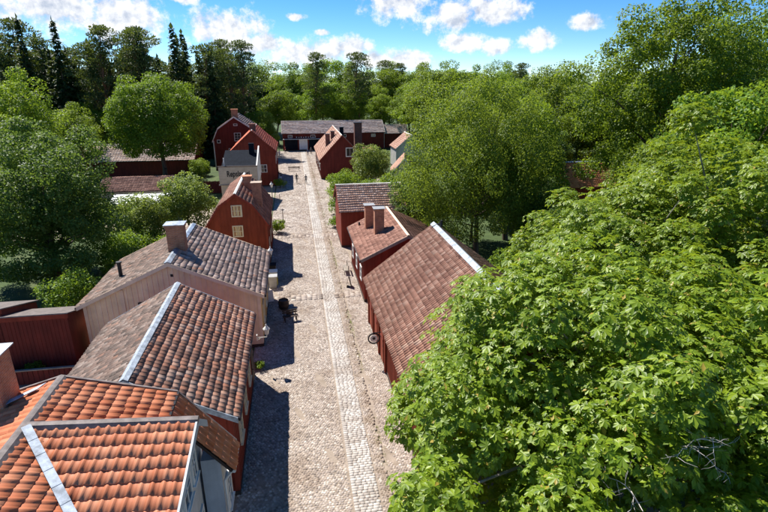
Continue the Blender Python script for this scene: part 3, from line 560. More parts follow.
    MB().box((4.63, 12.45, .3), (5.33, L - .32, 4.6)).build('side_wall', MATS['greyblue_board'], root)
    window(root, on_right(5.365, yd + 2.4, 2.5), .9, 1.5, MATS['white_trim'], MATS['glass'], 2, 3, sill=True)
    chimney(root, -1.85, 13.1, 6.2, 9.35, .95, 1.1, 'brick', 'zinc', corbel=False)
    b = MB(); b.box((-2.75, 12.2, 7.0), (-1.45, 12.5, 7.45)); b.build('chimney_flashing', MATS['tarred'], roof)
    b = MB(); b.slab((-1.55, 12.6, 7.60), (-.55, 13.2, 7.84), (-.4, 13.5, 7.88), (-1.4, 12.95, 7.64), .03); b.build('roof_flashing', MATS['zinc_light'], roof)
near_house()

# --- red gambrel house beyond the pink one
G2 = [(-2.95, 4.7), (-1.55, 6.75), (0, 7.85), (1.55, 6.75), (2.95, 4.7)]
D, Dw, Dr = house('gambrel_house', 'red gambrel house with two cream windows and two brick chimneys', 'house', (-5.75, 49.2, 0), 0, G2, 11.2, 'falu_orange', 'tile_brown', (.30, .36, .028, 1, 4), ov=.22, gov=.2, ridge='white_metal', rw=.16, verge='falu_red', seed=4, bat=.3)
window(D, on_near(.05, 6.2), 1.0, 1.15, MATS['cream_trim'], MATS['glass_cream'], 2, 2); window(D, on_near(.0, 4.2), 1.0, 1.15, MATS['cream_trim'], MATS['glass_cream'], 2, 2)
window(D, on_near(-1.5, 2.0), 1.0, 1.2, MATS['cream_trim'], MATS['glass_cream'], 2, 2); window(D, on_near(1.5, 2.0), 1.0, 1.2, MATS['cream_trim'], MATS['glass_cream'], 2, 2)
for y in (2.2, 5.5, 8.8): window(D, on_right(2.74, y, 2.1), 1.0, 1.3, MATS['cream_trim'], MATS['glass'], 2, 2)
chimney(D, .78, 5.6, 6.3, 8.55, .75, .75, cap='brick', corbel=True); chimney(D, 1.85, 2.9, 5.4, 8.35, .85, .8, cap='brick', corbel=True)

# --- workshop with the lettered false front
def workshop():
    root = empty('rope_workshop', (-8.3, 78, 0)); tag(root, 'beige boarded workshop with black lettered false front and tarred roof', 'building')
    w = MB(); w.box((-2.6, 0, 0), (2.6, 10, 3.4)); wl = w.build('wall', MATS['beige_board'], root)
    MB().box((-2.75, -.12, 3.403), (2.75, .1, 5.95)).build('false_front', MATS['beige_board'], wl)
    MB().box((-2.85, -.2, 3.25), (2.85, -.003, 3.4)).build('ledge', MATS['grey_wood'], wl)
    MB().box((-2.85, -.18, 5.953), (2.85, .16, 6.06)).build('coping', MATS['dark_wood'], wl)
    b = MB(); b.add([(2.62, .2, 3.4), (2.62, 8, 3.4), (2.62, 8, 8.0), (2.62, .2, 6.0), (2.8, .2, 3.4), (2.8, 8, 3.4), (2.8, 8, 8.0), (2.8, .2, 6.0)], [(3, 2, 1, 0), (4, 5, 6, 7), (0, 1, 5, 4), (1, 2, 6, 5), (2, 3, 7, 6), (3, 0, 4, 7)]); b.build('side_parapet', MATS['white_trim'], wl)
    b = MB(); b.add([(-2.5, .2, 5.5), (2.6, .2, 5.5), (2.6, 7.8, 7.4), (-2.5, 7.8, 7.4), (-2.5, .2, 3.41), (2.6, .2, 3.41), (2.6, 7.8, 3.41), (-2.5, 7.8, 3.41)], [(0, 1, 2, 3), (7, 6, 5, 4), (0, 4, 5, 1), (1, 5, 6, 2), (2, 6, 7, 3), (3, 7, 4, 0)]); b.build('roof', MATS['tarred'], root)
    MB().box((-2.02, .25, 6.0), (-1.86, .4, 7.2)).build('parapet_post', MATS['white_trim'], wl)
    MB().box((1.3, 6.0, 7.0), (2.1, 6.8, 8.6)).build('chimney', MATS['tarred'], root)
    cu = bpy.data.curves.new('lettering', 'FONT'); cu.body = 'Repslageri'; cu.size = 1.12; cu.align_x = 'CENTER'; cu.align_y = 'CENTER'; cu.extrude = .01; cu.offset = .022; cu.space_character = 1.02
    t0 = bpy.data.objects.new('tmp', cu); COL.objects.link(t0); dg = bpy.context.evaluated_depsgraph_get(); dg.update(); me = bpy.data.meshes.new_from_object(t0.evaluated_get(dg)); bpy.data.objects.remove(t0); me.name = 'lettering'; me.materials.clear()
    t = link('lettering', me, MATS['letter_black'], wl); t.location = (0.02, -.14, 4.9); t.rotation_euler = (rad(90), 0, 0); t.scale = (.70, 1.05, 1)
workshop()

# --- further houses on the left
E, Ew, Er = house('red_roof_house', 'tall red house with bright red tiled roof beside the street', 'house', (-7.1, 93, 0), 0, [(-4.0, 6.15), (0, 9.75), (4.0, 6.15)], 14, 'falu_red', 'tile_red', (.34, .4, .02, 1, 3), ov=.25, gov=.2, ridge='white_trim', rw=.15, verge='falu_red', seed=5, bat=.4)
chimney(E, .1, 2.6, 9.2, 10.7, 1.0, .9, 'brick_dark', 'brick_dark')
for y in (2.5, 6, 9.5): window(E, on_right(3.76, y, 4.4), 1.1, 1.4, MATS['white_trim'], MATS['glass'], 2, 2)
window(E, on_near(-1.9, 3.2), 1.1, 1.4, MATS['white_trim'], MATS['glass'], 2, 2); window(E, on_near(1.7, 3.2), 1.1, 1.4, MATS['white_trim'], MATS['glass'], 2, 2)
F_, Fw, Fr = house('white_trimmed_house', 'dark red gambrel house with white gable trim behind the workshop', 'house', (-11.8, 112, 0), 0, [(-4.7, 5.9), (-3.4, 8.6), (0, 10.9), (3.4, 8.6), (4.7, 5.9)], 12, 'falu_dark', 'tile_grey', (.36, .4, .02, 1, 3), ov=.2, gov=.2, ridge='ridge_brown', rw=.18, verge='white_trim', corner='white_trim', seed=6, bat=.4)
window(F_, on_near(.45, 6.85), 1.35, 1.7, MATS['white_trim'], MATS['glass'], 2, 3); window(F_, on_near(-.9, 3.7), 1.35, 1.7, MATS['white_trim'], MATS['glass'], 2, 3); window(F_, on_near(-3.4, 6.0), .7, .7, MATS['white_trim'], MATS['glass'], 1, 1); window(F_, on_near(.2, 9.3), .8, .45, MATS['white_trim'], MATS['glass'], 1, 1)
chimney(F_, .1, 1.5, 10.3, 12.3, 1.2, 1.0, 'brick', 'brick')

# --- houses on the right side
K, Kw, Kr = house('big_barn', 'large red barn with wide ribbed brown tile roof under the chestnut', 'barn', (10.25, 19.5, 0), 0, [(-5.45, 3.4), (0, 7.55), (5.45, 3.4)], 17.0, 'falu_red', 'tile_barn', (.225, .38, .075, 1, 5), ov=.32, gov=.25, ridge='zinc_light', rw=.34, verge='grey_wood', batten='falu_orange', corner='falu_orange', seed=7)
for y in (10.2, 12.8, 15.2):
    b = MB(); b.box((-5.24, y - .5, .35), (-5.15, y + .5, 2.5)); d_ = b.build('door', MATS['falu_orange'], K); MB().box((-5.27, y - .5, 1.9), (-5.245, y + .5, 2.05)).build('door_rail', MATS['falu_dark'], d_)
for y in (9.0, 11.5, 14.0, 16.3): MB().box((-5.28, y - .11, .1), (-5.16, y + .11, 3.35)).build('wall_post', MATS['falu_orange'], Kw)
b = MB(); b.tube((.3, 16.2, 7.6), (.3, 16.2, 8.1), .12, .1, 8).tube((-.3, 16.6, 7.5), (.25, 16.3, 7.85), .07, .07, 6); b.build('ridge_vent', MATS['black_metal'], Kr)
J, Jw, Jr = house('chimney_house', 'low red house with brown tiles and two square brick chimneys', 'house', (8.95, 39.9, 0), 0, [(-4.0, 3.85), (0, 5.75), (4.0, 3.85)], 9.9, 'falu_red', 'tile_brown', (.23, .38, .04, 1, 4), ov=.3, gov=.2, ridge='pink_trim', rw=.13, verge='grey_wood', seed=8, gutter='black_metal')
chimney(J, -1.75, 4.3, 4.6, 7.15, .85, .8, cap='grey_metal', corbel=False); chimney(J, -2.25, 7.0, 4.4, 6.85, .8, .75, cap='grey_metal', corbel=False)
for y in (2.0, 5.0, 8.0): window(J, on_left(-3.72, y, 2.0), 1.0, 1.3, MATS['white_trim'], MATS['glass'], 2, 2)
MB().tube((-3.0, 8.6, 4.3), (-3.0, 8.6, 4.75), .09, .09, 8).build('vent_pipe', MATS['black_metal'], Jr)
I_, Iw, Ir = house('cross_house', 'small red house with pale tile roof turned across the street side', 'house', (12.05, 59.2, 0), rad(90), [(-4.1, 4.15), (0, 6.4), (4.1, 4.15)], 7.3, 'falu_red', 'tile_warm', (.27, .38, .032, 1, 4), ov=.25, gov=.2, ridge='white_metal', rw=.12, verge='falu_red', seed=9)
window(I_, on_left(-3.87, 2.2, 2.2), 1.0, 1.2, MATS['white_trim'], MATS['glass'], 2, 2); window(I_, on_left(-3.87, 5.2, 2.2), 1.0, 1.2, MATS['white_trim'], MATS['glass'], 2, 2)
H_, Hw, Hr = house('steep_house', 'steep red gable house with one white framed window and dark chimneys', 'house', (9.0, 98, 0), 0, [(-4.4, 3.6), (0, 8.2), (4.4, 3.6)], 22, 'falu_dark', 'tile_pinkish', (.34, .4, .025, 1, 3), ov=.3, gov=.3, ridge='white_metal', rw=.12, verge='falu_red', seed=10, bat=.4)
window(H_, on_near(1.45, 5.05), 1.6, 1.75, MATS['white_trim'], MATS['glass'], 2, 1, fw=.16)
for x, y, z, w, c in ((-2.3, 6, 7.9, .85, 'brick_dark'), (-1.2, 7.2, 8.3, .75, 'brick_dark'), (.5, 6.0, 9.2, .75, 'tarred'), (4.0, 8.0, 9.9, 1.5, 'brick_dark')): chimney(H_, x, y, 4.5, z, w, w, c, 'black_metal', corbel=False)
for y in (3, 7, 11, 15): window(H_, on_left(-4.12, y, 2.0), 1.1, 1.3, MATS['white_trim'], MATS['glass'], 2, 2)
MB().box((4.45, 6, 0), (7.2, 11, 4.6)).build('side_wing', MATS['falu_dark'], H_)
G_, Gw, Gr = house('end_building', 'long low building with pale pink tile roof closing the street', 'building', (24.6, 146.2, 0), rad(90), [(-5.0, 4.5), (0, 7.4), (5.0, 4.5)], 27.4, 'falu_dark', 'tile_pale', (.4, .45, .016, 1, 3), ov=.3, gov=.2, ridge='grey_wood', rw=.14, verge='white_trim', corner='white_trim', seed=11, bat=.5)
for y, w, m_ in ((25.2, 3.4, 'tarred'), (22.0, 2.2, 'white_sheet'), (19.2, 2.6, 'tarred')):
    b = MB(); b.box((-4.86, y - w / 2, .3), (-4.72, y + w / 2, 3.0)); b.build('gate_door', MATS[m_], G_)
MB().box((-5.6, 17.5, 3.05), (-4.74, 27.3, 3.16)).build('canopy_board', MATS['white_trim'], G_)
for y in (25.4, 19.4, 15, 11, 7, 3): window(G_, on_left(-4.72, y, 3.75), 1.2, .8, MATS['white_trim'], MATS['glass'], 2, 1)
b = MB()
for k in range(9): b.box((-4.78, 23.6 - k * .62, 3.42), (-4.73, 23.85 - k * .62, 3.70 - .08 * (k % 2)))
b.build('sign_lettering', MATS['white_trim'], G_)
W_, Ww, Wr = house('end_wing', 'lower wing with pale tile roof at the right end of the long building', 'building', (31.5, 146.5, 0), rad(90), [(-4, 4.0), (0, 6.1), (4, 4.0)], 6.6, 'falu_dark', 'tile_pale', (.4, .45, .016, 1, 3), seed=12, bat=.5, ridge='grey_wood')
# little houses half hidden in the trees on the right
house('cream_cottage', 'small cream gabled cottage half hidden among the right trees', 'cottage', (17.6, 82, 0), rad(-12), [(-2.3, 3.4), (0, 5.9), (2.3, 3.4)], 7, 'pink_trim', 'tile_pinkish', (.36, .4, .05, 1, 3), ov=.2, verge='white_trim', seed=13, bat=.35, ridge=None)
house('white_cottage', 'white cottage with orange tile roof behind the cream cottage', 'cottage', (24.6, 108, 0), rad(0), [(-3.4, 4.2), (0, 7.0), (3.4, 4.2)], 6.5, 'white_trim', 'tile_pinkish', (.36, .4, .05, 1, 3), ov=.2, verge='white_trim', seed=14, bat=.35, ridge='white_metal')
house('orange_roof_house', 'house of which only an orange roof shows through the trees', 'house', (49, 74, 0), rad(92), [(-4.5, 2.8), (0, 5.9), (4.5, 2.8)], 10.5, 'falu_red', 'tile_new', (.36, .4, .05, 1, 3), ov=.2, verge='falu_red', seed=15, bat=.4)

# --- outbuildings on the left
def lean_shed(name, label, x0, x1, y0, y1, zf, zb, roofmat='tile_brown'):
    root = empty(name, ((x0 + x1) / 2, (y0 + y1) / 2, 0)); tag(root, label, 'shed'); cx, cy_ = (x0 + x1) / 2, (y0 + y1) / 2
    a, c, d, e = x0 - cx, x1 - cx, y0 - cy_, y1 - cy_
    b = MB(); b.add([(a, d, 0), (c, d, 0), (c, e, 0), (a, e, 0), (a, d, zf), (c, d, zf), (c, e, zb), (a, e, zb)], [(0, 3, 2, 1), (4, 5, 6, 7), (0, 1, 5, 4), (1, 2, 6, 5), (2, 3, 7, 6), (3, 0, 4, 7)]); wl = b.build('wall', MATS['falu_dark'], root)
    b = MB(); n = int((c - a) / .22)
    for i in range(1, n): x = a + (c - a) * i / n; b.box((x - .02, d - .022, .1), (x + .02, d + .01, zf - .05))
    b.build('battens', MATS['falu_dark'], wl, 'stuff')
    MB().box((a - .1, d - .12, zf - .28), (c + .1, d - .024, zf + .02)).build('fascia', MATS['falu_red'], wl)
    b = MB(); b.slab((a - .12, d - .15, zf + .1), (c + .12, d - .15, zf + .1), (c + .12, e + .2, zb + .1), (a - .12, e + .2, zb + .1), .07); rf = b.build('roof', MATS['ridge_brown'], root)
    return root, rf
S1, R1 = lean_shed('plank_shed', 'dark red plank shed with vent pipes at the left edge', -33, -18.6, 32.7, 37, 4.5, 3.1)
for x, h in ((4.9, 1.0), (5.75, .8)):
    b = MB(); b.tube((x, -.6, 4.3), (x, -.6, 4.5 + h), .09, .09, 8).tube((x, -.6, 4.5 + h), (x, -.6, 4.62 + h), .17, .14, 8); b.build('vent_pipe', MATS['black_metal'], R1)
lean_shed('low_plank_shed', 'lower dark red plank shed joining the pink house', -18.5, -14.7, 32.3, 35.5, 4.1, 3.05)
b = MB()
b.box((-20, 31.0, 0), (-14.2, 31.12, 1.0)); pf = empty('plank_fence', (-17, 31, 0)); tag(pf, 'low dark plank fence with pale top rail before the dark red sheds', 'fence')
for k in range(20): MB().box((-3 + k * .3, -.04, .05), (-3 + k * .3 + .27, 0, 1.0)).build('plank', MATS['falu_dark'], pf)
MB().box((-3.1, -.1, 1.003), (3.1, .08, 1.07)).build('top_rail', MATS['grey_wood'], pf)
house('long_shed', 'long red shed with pale ribbed tile roof behind the round maple', 'shed', (-19.8, 113, 0), rad(90), [(-6, 3.0), (0, 5.6), (6, 3.0)], 24, 'falu_dark', 'tile_pale', (.5, .5, .07, 1, 3), seed=16, bat=.5, ridge='grey_wood', verge='falu_dark')
house('brick_roof_shed', 'low shed with flat brown tile roof left of the workshop', 'shed', (-18.6, 84, 0), rad(90), [(-4, 2.4), (0, 3.9), (4, 2.4)], 10, 'grey_wood', 'tile_brown', (.36, .4, .04, 1, 3), seed=17, bat=.5, ridge=None, verge='grey_wood')
def tent():
    root = empty('white_pavilion', (-20.5, 74, 0)); tag(root, 'white garden pavilion half hidden behind the small trees', 'pavilion')
    b = MB(); b.slab((-4, -3, 2.4), (4, -3, 2.4), (4, 0, 3.2), (-4, 0, 3.2), .05).slab((-4, 0, 3.203), (4, 0, 3.203), (4, 3, 2.4), (-4, 3, 2.4), .05); b.build('roof', MATS['white_sheet'], root)
    for x in (-3.9, -1.3, 1.3, 3.9): MB().box((x - .06, -2.95, 0), (x + .06, -2.83, 2.36)).build('post', MATS['white_trim'], root)
    MB().box((-3.8, 2.7, 0), (3.8, 2.8, 2.3)).build('back_wall', MATS['white_sheet'], root)
tent()
fn = empty('red_board_fence', (-15.5, 88.5, 0)); tag(fn, 'dark red board fence left of the lettered workshop', 'fence')
for k in range(32): MB().box((-4.8 + k * .3, 0, 0), (-4.8 + k * .3 + .275, .04, 2.0 + .03 * (k % 3))).build('board', MATS['falu_dark'], fn)
MB().box((-4.85, .043, 1.4), (4.85, .1, 1.52)).build('rail', MATS['falu_dark'], fn)
# ------------------------------------------------------------------ trees
def unit(a): return a / np.maximum(np.linalg.norm(a, axis=-1, keepdims=True), 1e-9)
def leaf_quads(P, T, Nn, ln, wd, fold=.18, widest=.5):
    """one folded diamond leaf per row: base P, direction T, normal N, length, width"""
    T = unit(T); S = unit(np.cross(Nn, T)); Nn = np.cross(T, S); ln = ln[:, None]; wd = wd[:, None]
    mid = P + T * ln * widest
    V = np.stack([P, mid + S * wd * .5 + Nn * wd * fold, P + T * ln, mid - S * wd * .5 + Nn * wd * fold], 1).reshape(-1, 3)
    F = (np.arange(len(P)) * 4)[:, None] + np.array([[0, 1, 2, 3]])
    return V, F
def tri_split(F): return np.concatenate([F[:, [0, 1, 2]], F[:, [0, 2, 3]]])
def shell(r, n, inner=.45):
    d = unit(r.normal(size=(n, 3))); rr = (inner + (1.04 - inner) * r.random(n) ** .55)[:, None]; return d, d * rr
def envelope(r, k, rx, ry, rz, cz, low=-.55, jit=.12, inner_frac=.2):
    """clump centres spread over the surface of a crown and a few inside it"""
    g = np.arange(k) + .5; z = low + (1 - low) * (g / k); ph = g * 2.39996 + r.random() * 6
    s = np.sqrt(np.maximum(0, 1 - np.minimum(1, np.abs(z)) ** 2)); D = np.stack([s * np.cos(ph), s * np.sin(ph), z], 1)
    R = .80 + r.normal(0, jit, k); ins = r.random(k) < inner_frac; R[ins] *= r.uniform(.35, .7, ins.sum())
    return D * R[:, None] * np.array([rx, ry, rz]) + np.array([0, 0, cz])
def limbs(mb, r, base_h, r0, C, cz, n, top):
    """tapered trunk with a slight bend and limbs reaching into the clumps"""
    pts = [Vector((0, 0, -.1))]; k = 5
    for i in range(1, k + 1): pts.append(Vector((r.normal(0, .02 * top), r.normal(0, .02 * top), top * i / k)))
    for i in range(k): mb.tube(pts[i], pts[i + 1], r0 * (1.25 if i == 0 else 1) * (1 - .8 * i / k), r0 * (1 - .8 * (i + 1) / k), 8, False)
    for j in r.choice(len(C), min(n, len(C)), replace=False):
        c = Vector(C[j]); t = min(max(base_h + (c.z - base_h) * .35, base_h * .6), top * .92); i = min(int(t / top * k), k - 1); f = t / top * k - i; p = pts[i].lerp(pts[i + 1], f)
        m = p.lerp(c, .5) + Vector((0, 0, .06 * (c - p).length)); ra = r0 * (.36 - .22 * t / top)
        mb.tube(p, m, ra, ra * .6, 6, False); mb.tube(m, c, ra * .6, ra * .15, 5, False)
def broadleaf(seed, h, rx, ry, rz, k, per, ls, mat, bark='bark', cr=.3, low=-.6, r0=.3, flat=.75, droop=.35, base=None, up=.5, jit=.12, name='broadleaf_tree'):
    r = np.random.default_rng(seed); cz = h - rz; C = envelope(r, k, rx, ry, rz, cz, low, jit)
    R = cr * (rx + ry + rz) / 3 * r.uniform(.7, 1.25, k); Ps, Ts, Ns = [], [], []
    for c, q in zip(C, R):
        d, o = shell(r, per); P = c + o * q * np.array([1, 1, flat]); out = unit(c - np.array([0, 0, cz - rz * .3]))
        Nn = unit(d * .95 + out * .3 + np.array([0, 0, up]) + r.normal(0, .26, (per, 3))); T = unit(d * .6 + r.normal(0, .6, (per, 3)) + np.array([0, 0, -droop]))
        Ps.append(P); Ts.append(T); Ns.append(Nn)
    P, T, Nn = map(np.concatenate, (Ps, Ts, Ns)); keep = P[:, 2] > .4; P, T, Nn = P[keep], T[keep], Nn[keep]
    l = ls * r.uniform(.65, 1.3, len(P)); V, F = leaf_quads(P, T, Nn, l, l * r.uniform(.6, .85, len(P)))
    me = mesh_np('crown', V, tri_split(F)); me.materials.append(MATS[mat])
    mb = MB(); limbs(mb, r, base or max(1.2, cz - rz * .8), r0, C, cz, min(k, 22), cz + rz * .55); tm = mb.mesh('trunk'); tm.materials.append(MATS[bark])
    return me, tm
def spruce(seed, h, rb, mat='needle_spruce'):
    r = np.random.default_rng(seed); Ps, Ts, Ns, Ls = [], [], [], []; z = h * .06
    while z < h - .4:
        t = z / h; R = rb * (1 - t) ** .85 * (.85 + .3 * r.random()) + .12; nb = int(6 + 5 * (1 - t)); a0 = r.random() * 6
        for b in range(nb):
            if r.random() < .08: continue
            a = a0 + b * 6.283 / nb + r.normal(0, .15); d = np.array([math.cos(a), math.sin(a), 0]); Rb = R * r.uniform(.6, 1.15); zj = r.normal(0, .28); ns = max(3, int(Rb * 3.4))
            for s in np.linspace(.12, 1, ns):
                p = d * Rb * s + np.array([0, 0, z + zj - Rb * .42 * s + .2 * Rb * s * s])
                for q in (0, 1, 2, 1):
                    side = np.array([-d[1], d[0], 0]) * (q - 1) * .75; Ps.append(p + r.normal(0, .07, 3)); Ts.append(d * .8 + side + np.array([0, 0, -.45 + r.normal(0, .4)])); Ns.append(np.array([0, 0, 1]) + d * .3 + r.normal(0, .3, 3)); Ls.append((.42 + .5 * (1 - s)) * r.uniform(.75, 1.25) * (.6 + .5 * (1 - t)))
        z += h * .021 * (1.25 - .55 * t) + .12
    Ps.append(np.array([0, 0, h - .9])); Ts.append(np.array([0, 0, 1.])); Ns.append(np.array([1., 0, 0])); Ls.append(1.3)
    P, T, Nn, l = np.array(Ps), np.array(Ts), np.array(Ns), np.array(Ls); V, F = leaf_quads(P, T, Nn, l * 1.15, l * .72)
    me = mesh_np('crown', V, tri_split(F)); me.materials.append(MATS[mat]); mb = MB(); mb.tube((0, 0, -.1), (0, 0, h - .5), h * .013, .03, 8, False); tm = mb.mesh('trunk'); tm.materials.append(MATS['bark']); return me, tm
def pine(seed, h, rx):
    r = np.random.default_rng(seed); k = 24; C = []
    for i in range(k):
        t = (i + .5) / k; z = h * (.42 + .55 * t); R = rx * (1 - .75 * max(0, t - .3)) * r.uniform(.35, 1.05); a = i * 2.4 + r.normal(0, .4); C.append((math.cos(a) * R, math.sin(a) * R, z + r.normal(0, .4)))
    C.append((0, 0, h - .6)); C = np.array(C); Ps, Ts, Ns = [], [], []; per = 230
    for c in C:
        d, o = shell(r, per, .3); q = rx * r.uniform(.28, .46); Ps.append(c + o * q * np.array([1.15, 1.15, .42])); Ts.append(d + np.array([0, 0, .35]) + r.normal(0, .5, (per, 3))); Ns.append(d * .5 + np.array([0, 0, .8]) + r.normal(0, .5, (per, 3)))
    P, T, Nn = map(np.concatenate, (Ps, Ts, Ns)); l = .42 * r.uniform(.7, 1.3, len(P)); V, F = leaf_quads(P, T, Nn, l * 1.15, l * .5)
    me = mesh_np('crown', V, tri_split(F)); me.materials.append(MATS['needle_pine']); mb = MB(); limbs(mb, r, h * .4, h * .016, C, h * .7, 20, h * .95); tm = mb.mesh('trunk'); tm.materials.append(MATS['bark_pine']); return me, tm
def plant_tree(name, label, cat, meshes, x, y, s=1.0, rz=0.0, group=None, sz=None):
    root = empty(name, (x, y, 0), rz); root.scale = (s, s, sz or s); tag(root, label, cat, group)
    link('crown', meshes[0], None, root); link('trunk', meshes[1], None, root); return root
def chestnut(seed, h, rx, ry, rz, k, per, label, x, y, rot, low=-.75):
    """horse chestnut: shoots carry whorls of drooping palmate leaves"""
    r = np.random.default_rng(seed); cz = h - rz; C = envelope(r, k, rx, ry, rz, cz, low, .15, .12); R = .16 * (rx + ry + rz) / 3 * r.uniform(.75, 1.3, k)
    Ps, Ds = [], []
    for c, q in zip(C, R):
        d, o = shell(r, per, .5); out = unit(c - np.array([0, 0, cz])); d2 = unit(d + out * .55 + np.array([0, 0, .35])); sel = (d2 * out).sum(1) > -.35
        Ps.append((c + o * q * np.array([1.1, 1.1, .8]))[sel]); Ds.append(d2[sel])
    P, D = np.concatenate(Ps), np.concatenate(Ds); keep = P[:, 2] > .8; P, D = P[keep], D[keep]; n = len(P)
    V_all, F_all, off = [], [], 0; nl = 4
    up = np.tile(np.array([0, 0, 1.0]), (n, 1))
    D = unit(D * .6 + up * .6 + r.normal(0, .22, (n, 3))); A = unit(np.cross(D, unit(r.normal(size=(n, 3))))); Bv = np.cross(D, A)
    for j in range(nl):
        ph = j * 6.283 / nl + r.normal(0, .35, n); rad_ = (A * np.cos(ph)[:, None] + Bv * np.sin(ph)[:, None]); pl = r.uniform(.10, .24, n)[:, None]
        O = P + rad_ * pl + D * r.uniform(.0, .1, n)[:, None]; axis = unit(rad_ * .9 + np.array([0, 0, -.38]) + r.normal(0, .12, (n, 3)))   # midrib direction
        Nn = unit(D * .8 + rad_ * .25 + np.array([0, 0, .35]) + r.normal(0, .16, (n, 3))); S = unit(np.cross(Nn, axis)); size = r.uniform(.17, .33, n)
        for i, (ang, f) in enumerate(((-1.75, .55), (-1.05, .8), (-.38, .98), (.38, 1.0), (1.05, .8), (1.75, .55))):
            T = axis * math.cos(ang) + S * math.sin(ang) + np.array([0, 0, -.16 * f]); l = size * f * r.uniform(.9, 1.1, n); V, F = leaf_quads(O, T, Nn + S * math.sin(ang) * .25, l, l * .44, .2, .64); V_all.append(V); F_all.append(F + off); off += len(V)
    me = mesh_np('crown', np.concatenate(V_all), tri_split(np.concatenate(F_all))); me.materials.append(MATS['leaf_chestnut'])
    mb = MB(); limbs(mb, r, 2.6, .42, C, cz, 40, cz + rz * .5); tm = mb.mesh('trunk'); tm.materials.append(MATS['bark_grey'])
    return plant_tree('chestnut_tree', label, 'tree', (me, tm), x, y, 1, rot)

CH = 'horse chestnuts in the foreground'
c1 = chestnut(11, 11.9, 9.7, 7.9, 6.1, 145, 74, 'nearest horse chestnut overhanging the cobbled street and barn roof', 12.3, 15.0, 0.0)
c2 = chestnut(12, 15.2, 8.6, 8.6, 7.0, 130, 62, 'taller horse chestnut at the right edge behind the nearest one', 24.5, 24.5, 1.9)

def dead_branch(root, p, q, seed):
    r = random.Random(seed); b = MB()
    def grow(a, d, ln, ra, lev):
        n = 4; p_ = a
        for i in range(n):
            d = (d + Vector((r.gauss(0, .2), r.gauss(0, .2), r.gauss(0, .2)))).normalized(); e = p_ + d * ln / n; b.tube(p_, e, ra * (1 - .18 * i), ra * (1 - .18 * (i + 1)), 5, False); p_ = e
            if lev < 3 and r.random() < .8: grow(p_, (d + Vector((r.gauss(0, .7), r.gauss(0, .7), r.gauss(0, .7)))).normalized(), ln * .55, ra * .5, lev + 1)
    p, q = Vector(p), Vector(q); b.tube((0, 0, p.z - 2.2), p, .09, .034, 6, False); grow(p, (q - p).normalized(), (q - p).length * .62, .032, 0); b.build('dead_branch', MATS['bark_dead'], root)
dead_branch(c1, (-1.8, -4.3, 8.0), (-2.8, -6.9, 9.7), 3); dead_branch(c1, (-3.0, -4.2, 6.6), (-4.8, -6.6, 8.4), 5)
plant_tree('chestnut_tree', 'smaller horse chestnut between the barn ridge and the taller one', 'tree', [o.data for o in c2.children], 18.8, 25.5, .80, 4.0)
BL = [broadleaf(21 + i, h, rx, ry, rz, k, per, ls, m, cr=.27, low=lo, r0=.28, jit=.17) for i, (h, rx, ry, rz, k, per, ls, m, lo) in enumerate((
    (17, 5.2, 5.0, 7.2, 56, 430, .28, 'leaf_mid', -.7), (15, 5.6, 5.2, 5.8, 52, 430, .28, 'leaf_mid', -.6), (19, 5.0, 5.4, 8.2, 64, 400, .28, 'leaf_mid', -.75),
    (14, 4.4, 4.6, 5.8, 46, 400, .27, 'leaf_dark', -.7), (16, 5.0, 5.0, 6.6, 54, 400, .27, 'leaf_birch', -.7)))]
BIG = broadleaf(31, 27, 8.5, 8.5, 11, 130, 520, .27, 'leaf_mid', cr=.18, low=-.7, r0=.5, jit=.2)
LT = broadleaf(32, 14.5, 6.4, 7.0, 7.2, 140, 600, .20, 'leaf_dark', cr=.17, low=-.97, r0=.4, jit=.14)
MAP = broadleaf(33, 19.6, 8.3, 8.3, 8.2, 130, 540, .27, 'leaf_maple', cr=.19, low=-.8, r0=.45, jit=.08)
BIR = broadleaf(34, 17.6, 7.4, 6.6, 8.0, 130, 720, .165, 'leaf_birch', 'bark', jit=.18, cr=.18, low=-.85, r0=.3, flat=1.25, droop=1.3, up=.2)
SM = broadleaf(35, 7.4, 3.2, 3.2, 3.1, 40, 330, .22, 'leaf_pale', cr=.3, low=-.7, r0=.16)
BU = broadleaf(36, 3.4, 2.2, 2.0, 1.7, 26, 240, .16, 'leaf_mid', cr=.32, low=-.9, r0=.08, base=.4)
BU2 = broadleaf(37, 1.3, .75, .75, .65, 14, 110, .13, 'leaf_mid', cr=.4, low=-.9, r0=.04, base=.2)
SP = [spruce(41, 30, 4.2), spruce(42, 27, 4.8)]; PI = [pine(43, 26, 3.9), pine(44, 24, 4.4)]

plant_tree('leafy_tree', 'big dark green tree behind the dark red sheds on the left', 'tree', LT, -22.4, 49.5, 1.0)
plant_tree('maple_tree', 'round clipped looking maple in front of the long shed', 'tree', MAP, -23.2, 97, 1.0, 1.0)
plant_tree('birch_tree', 'olive green drooping birch behind the big barn', 'tree', BIR, 18.2, 48.5, 1.0)
plant_tree('garden_tree', 'small pale tree beside the red gambrel house', 'tree', SM, -12.8, 62, 1.0)
plant_tree('garden_tree', 'small bright tree directly behind the pink house roof', 'tree', SM, -16.2, 57.5, .86, 2)
plant_tree('garden_tree', 'loose green tree beside the steep red house', 'tree', SM, 12.4, 84, 1.05, 1)
plant_tree('garden_tree', 'light green tree just behind the red tiled house', 'tree', BL[1], -7.5, 128, .72, 1)
plant_tree('tall_tree', 'tallest broadleaf tree rising above the frame at right', 'tree', BIG, 40, 52, 1.0)
plant_tree('tall_tree', 'tall broadleaf tree at the right edge beside the tallest one', 'tree', BIG, 53, 54, .98, 2.2)
plant_tree('left_tree', 'bright green tree at the left edge below the conifers', 'tree', BL[2], -40.5, 88, 1.0, .4)
plant_tree('left_tree', 'mid green tree between the left edge and the dark tree', 'tree', BL[1], -45, 80, 1.12, 2.4)
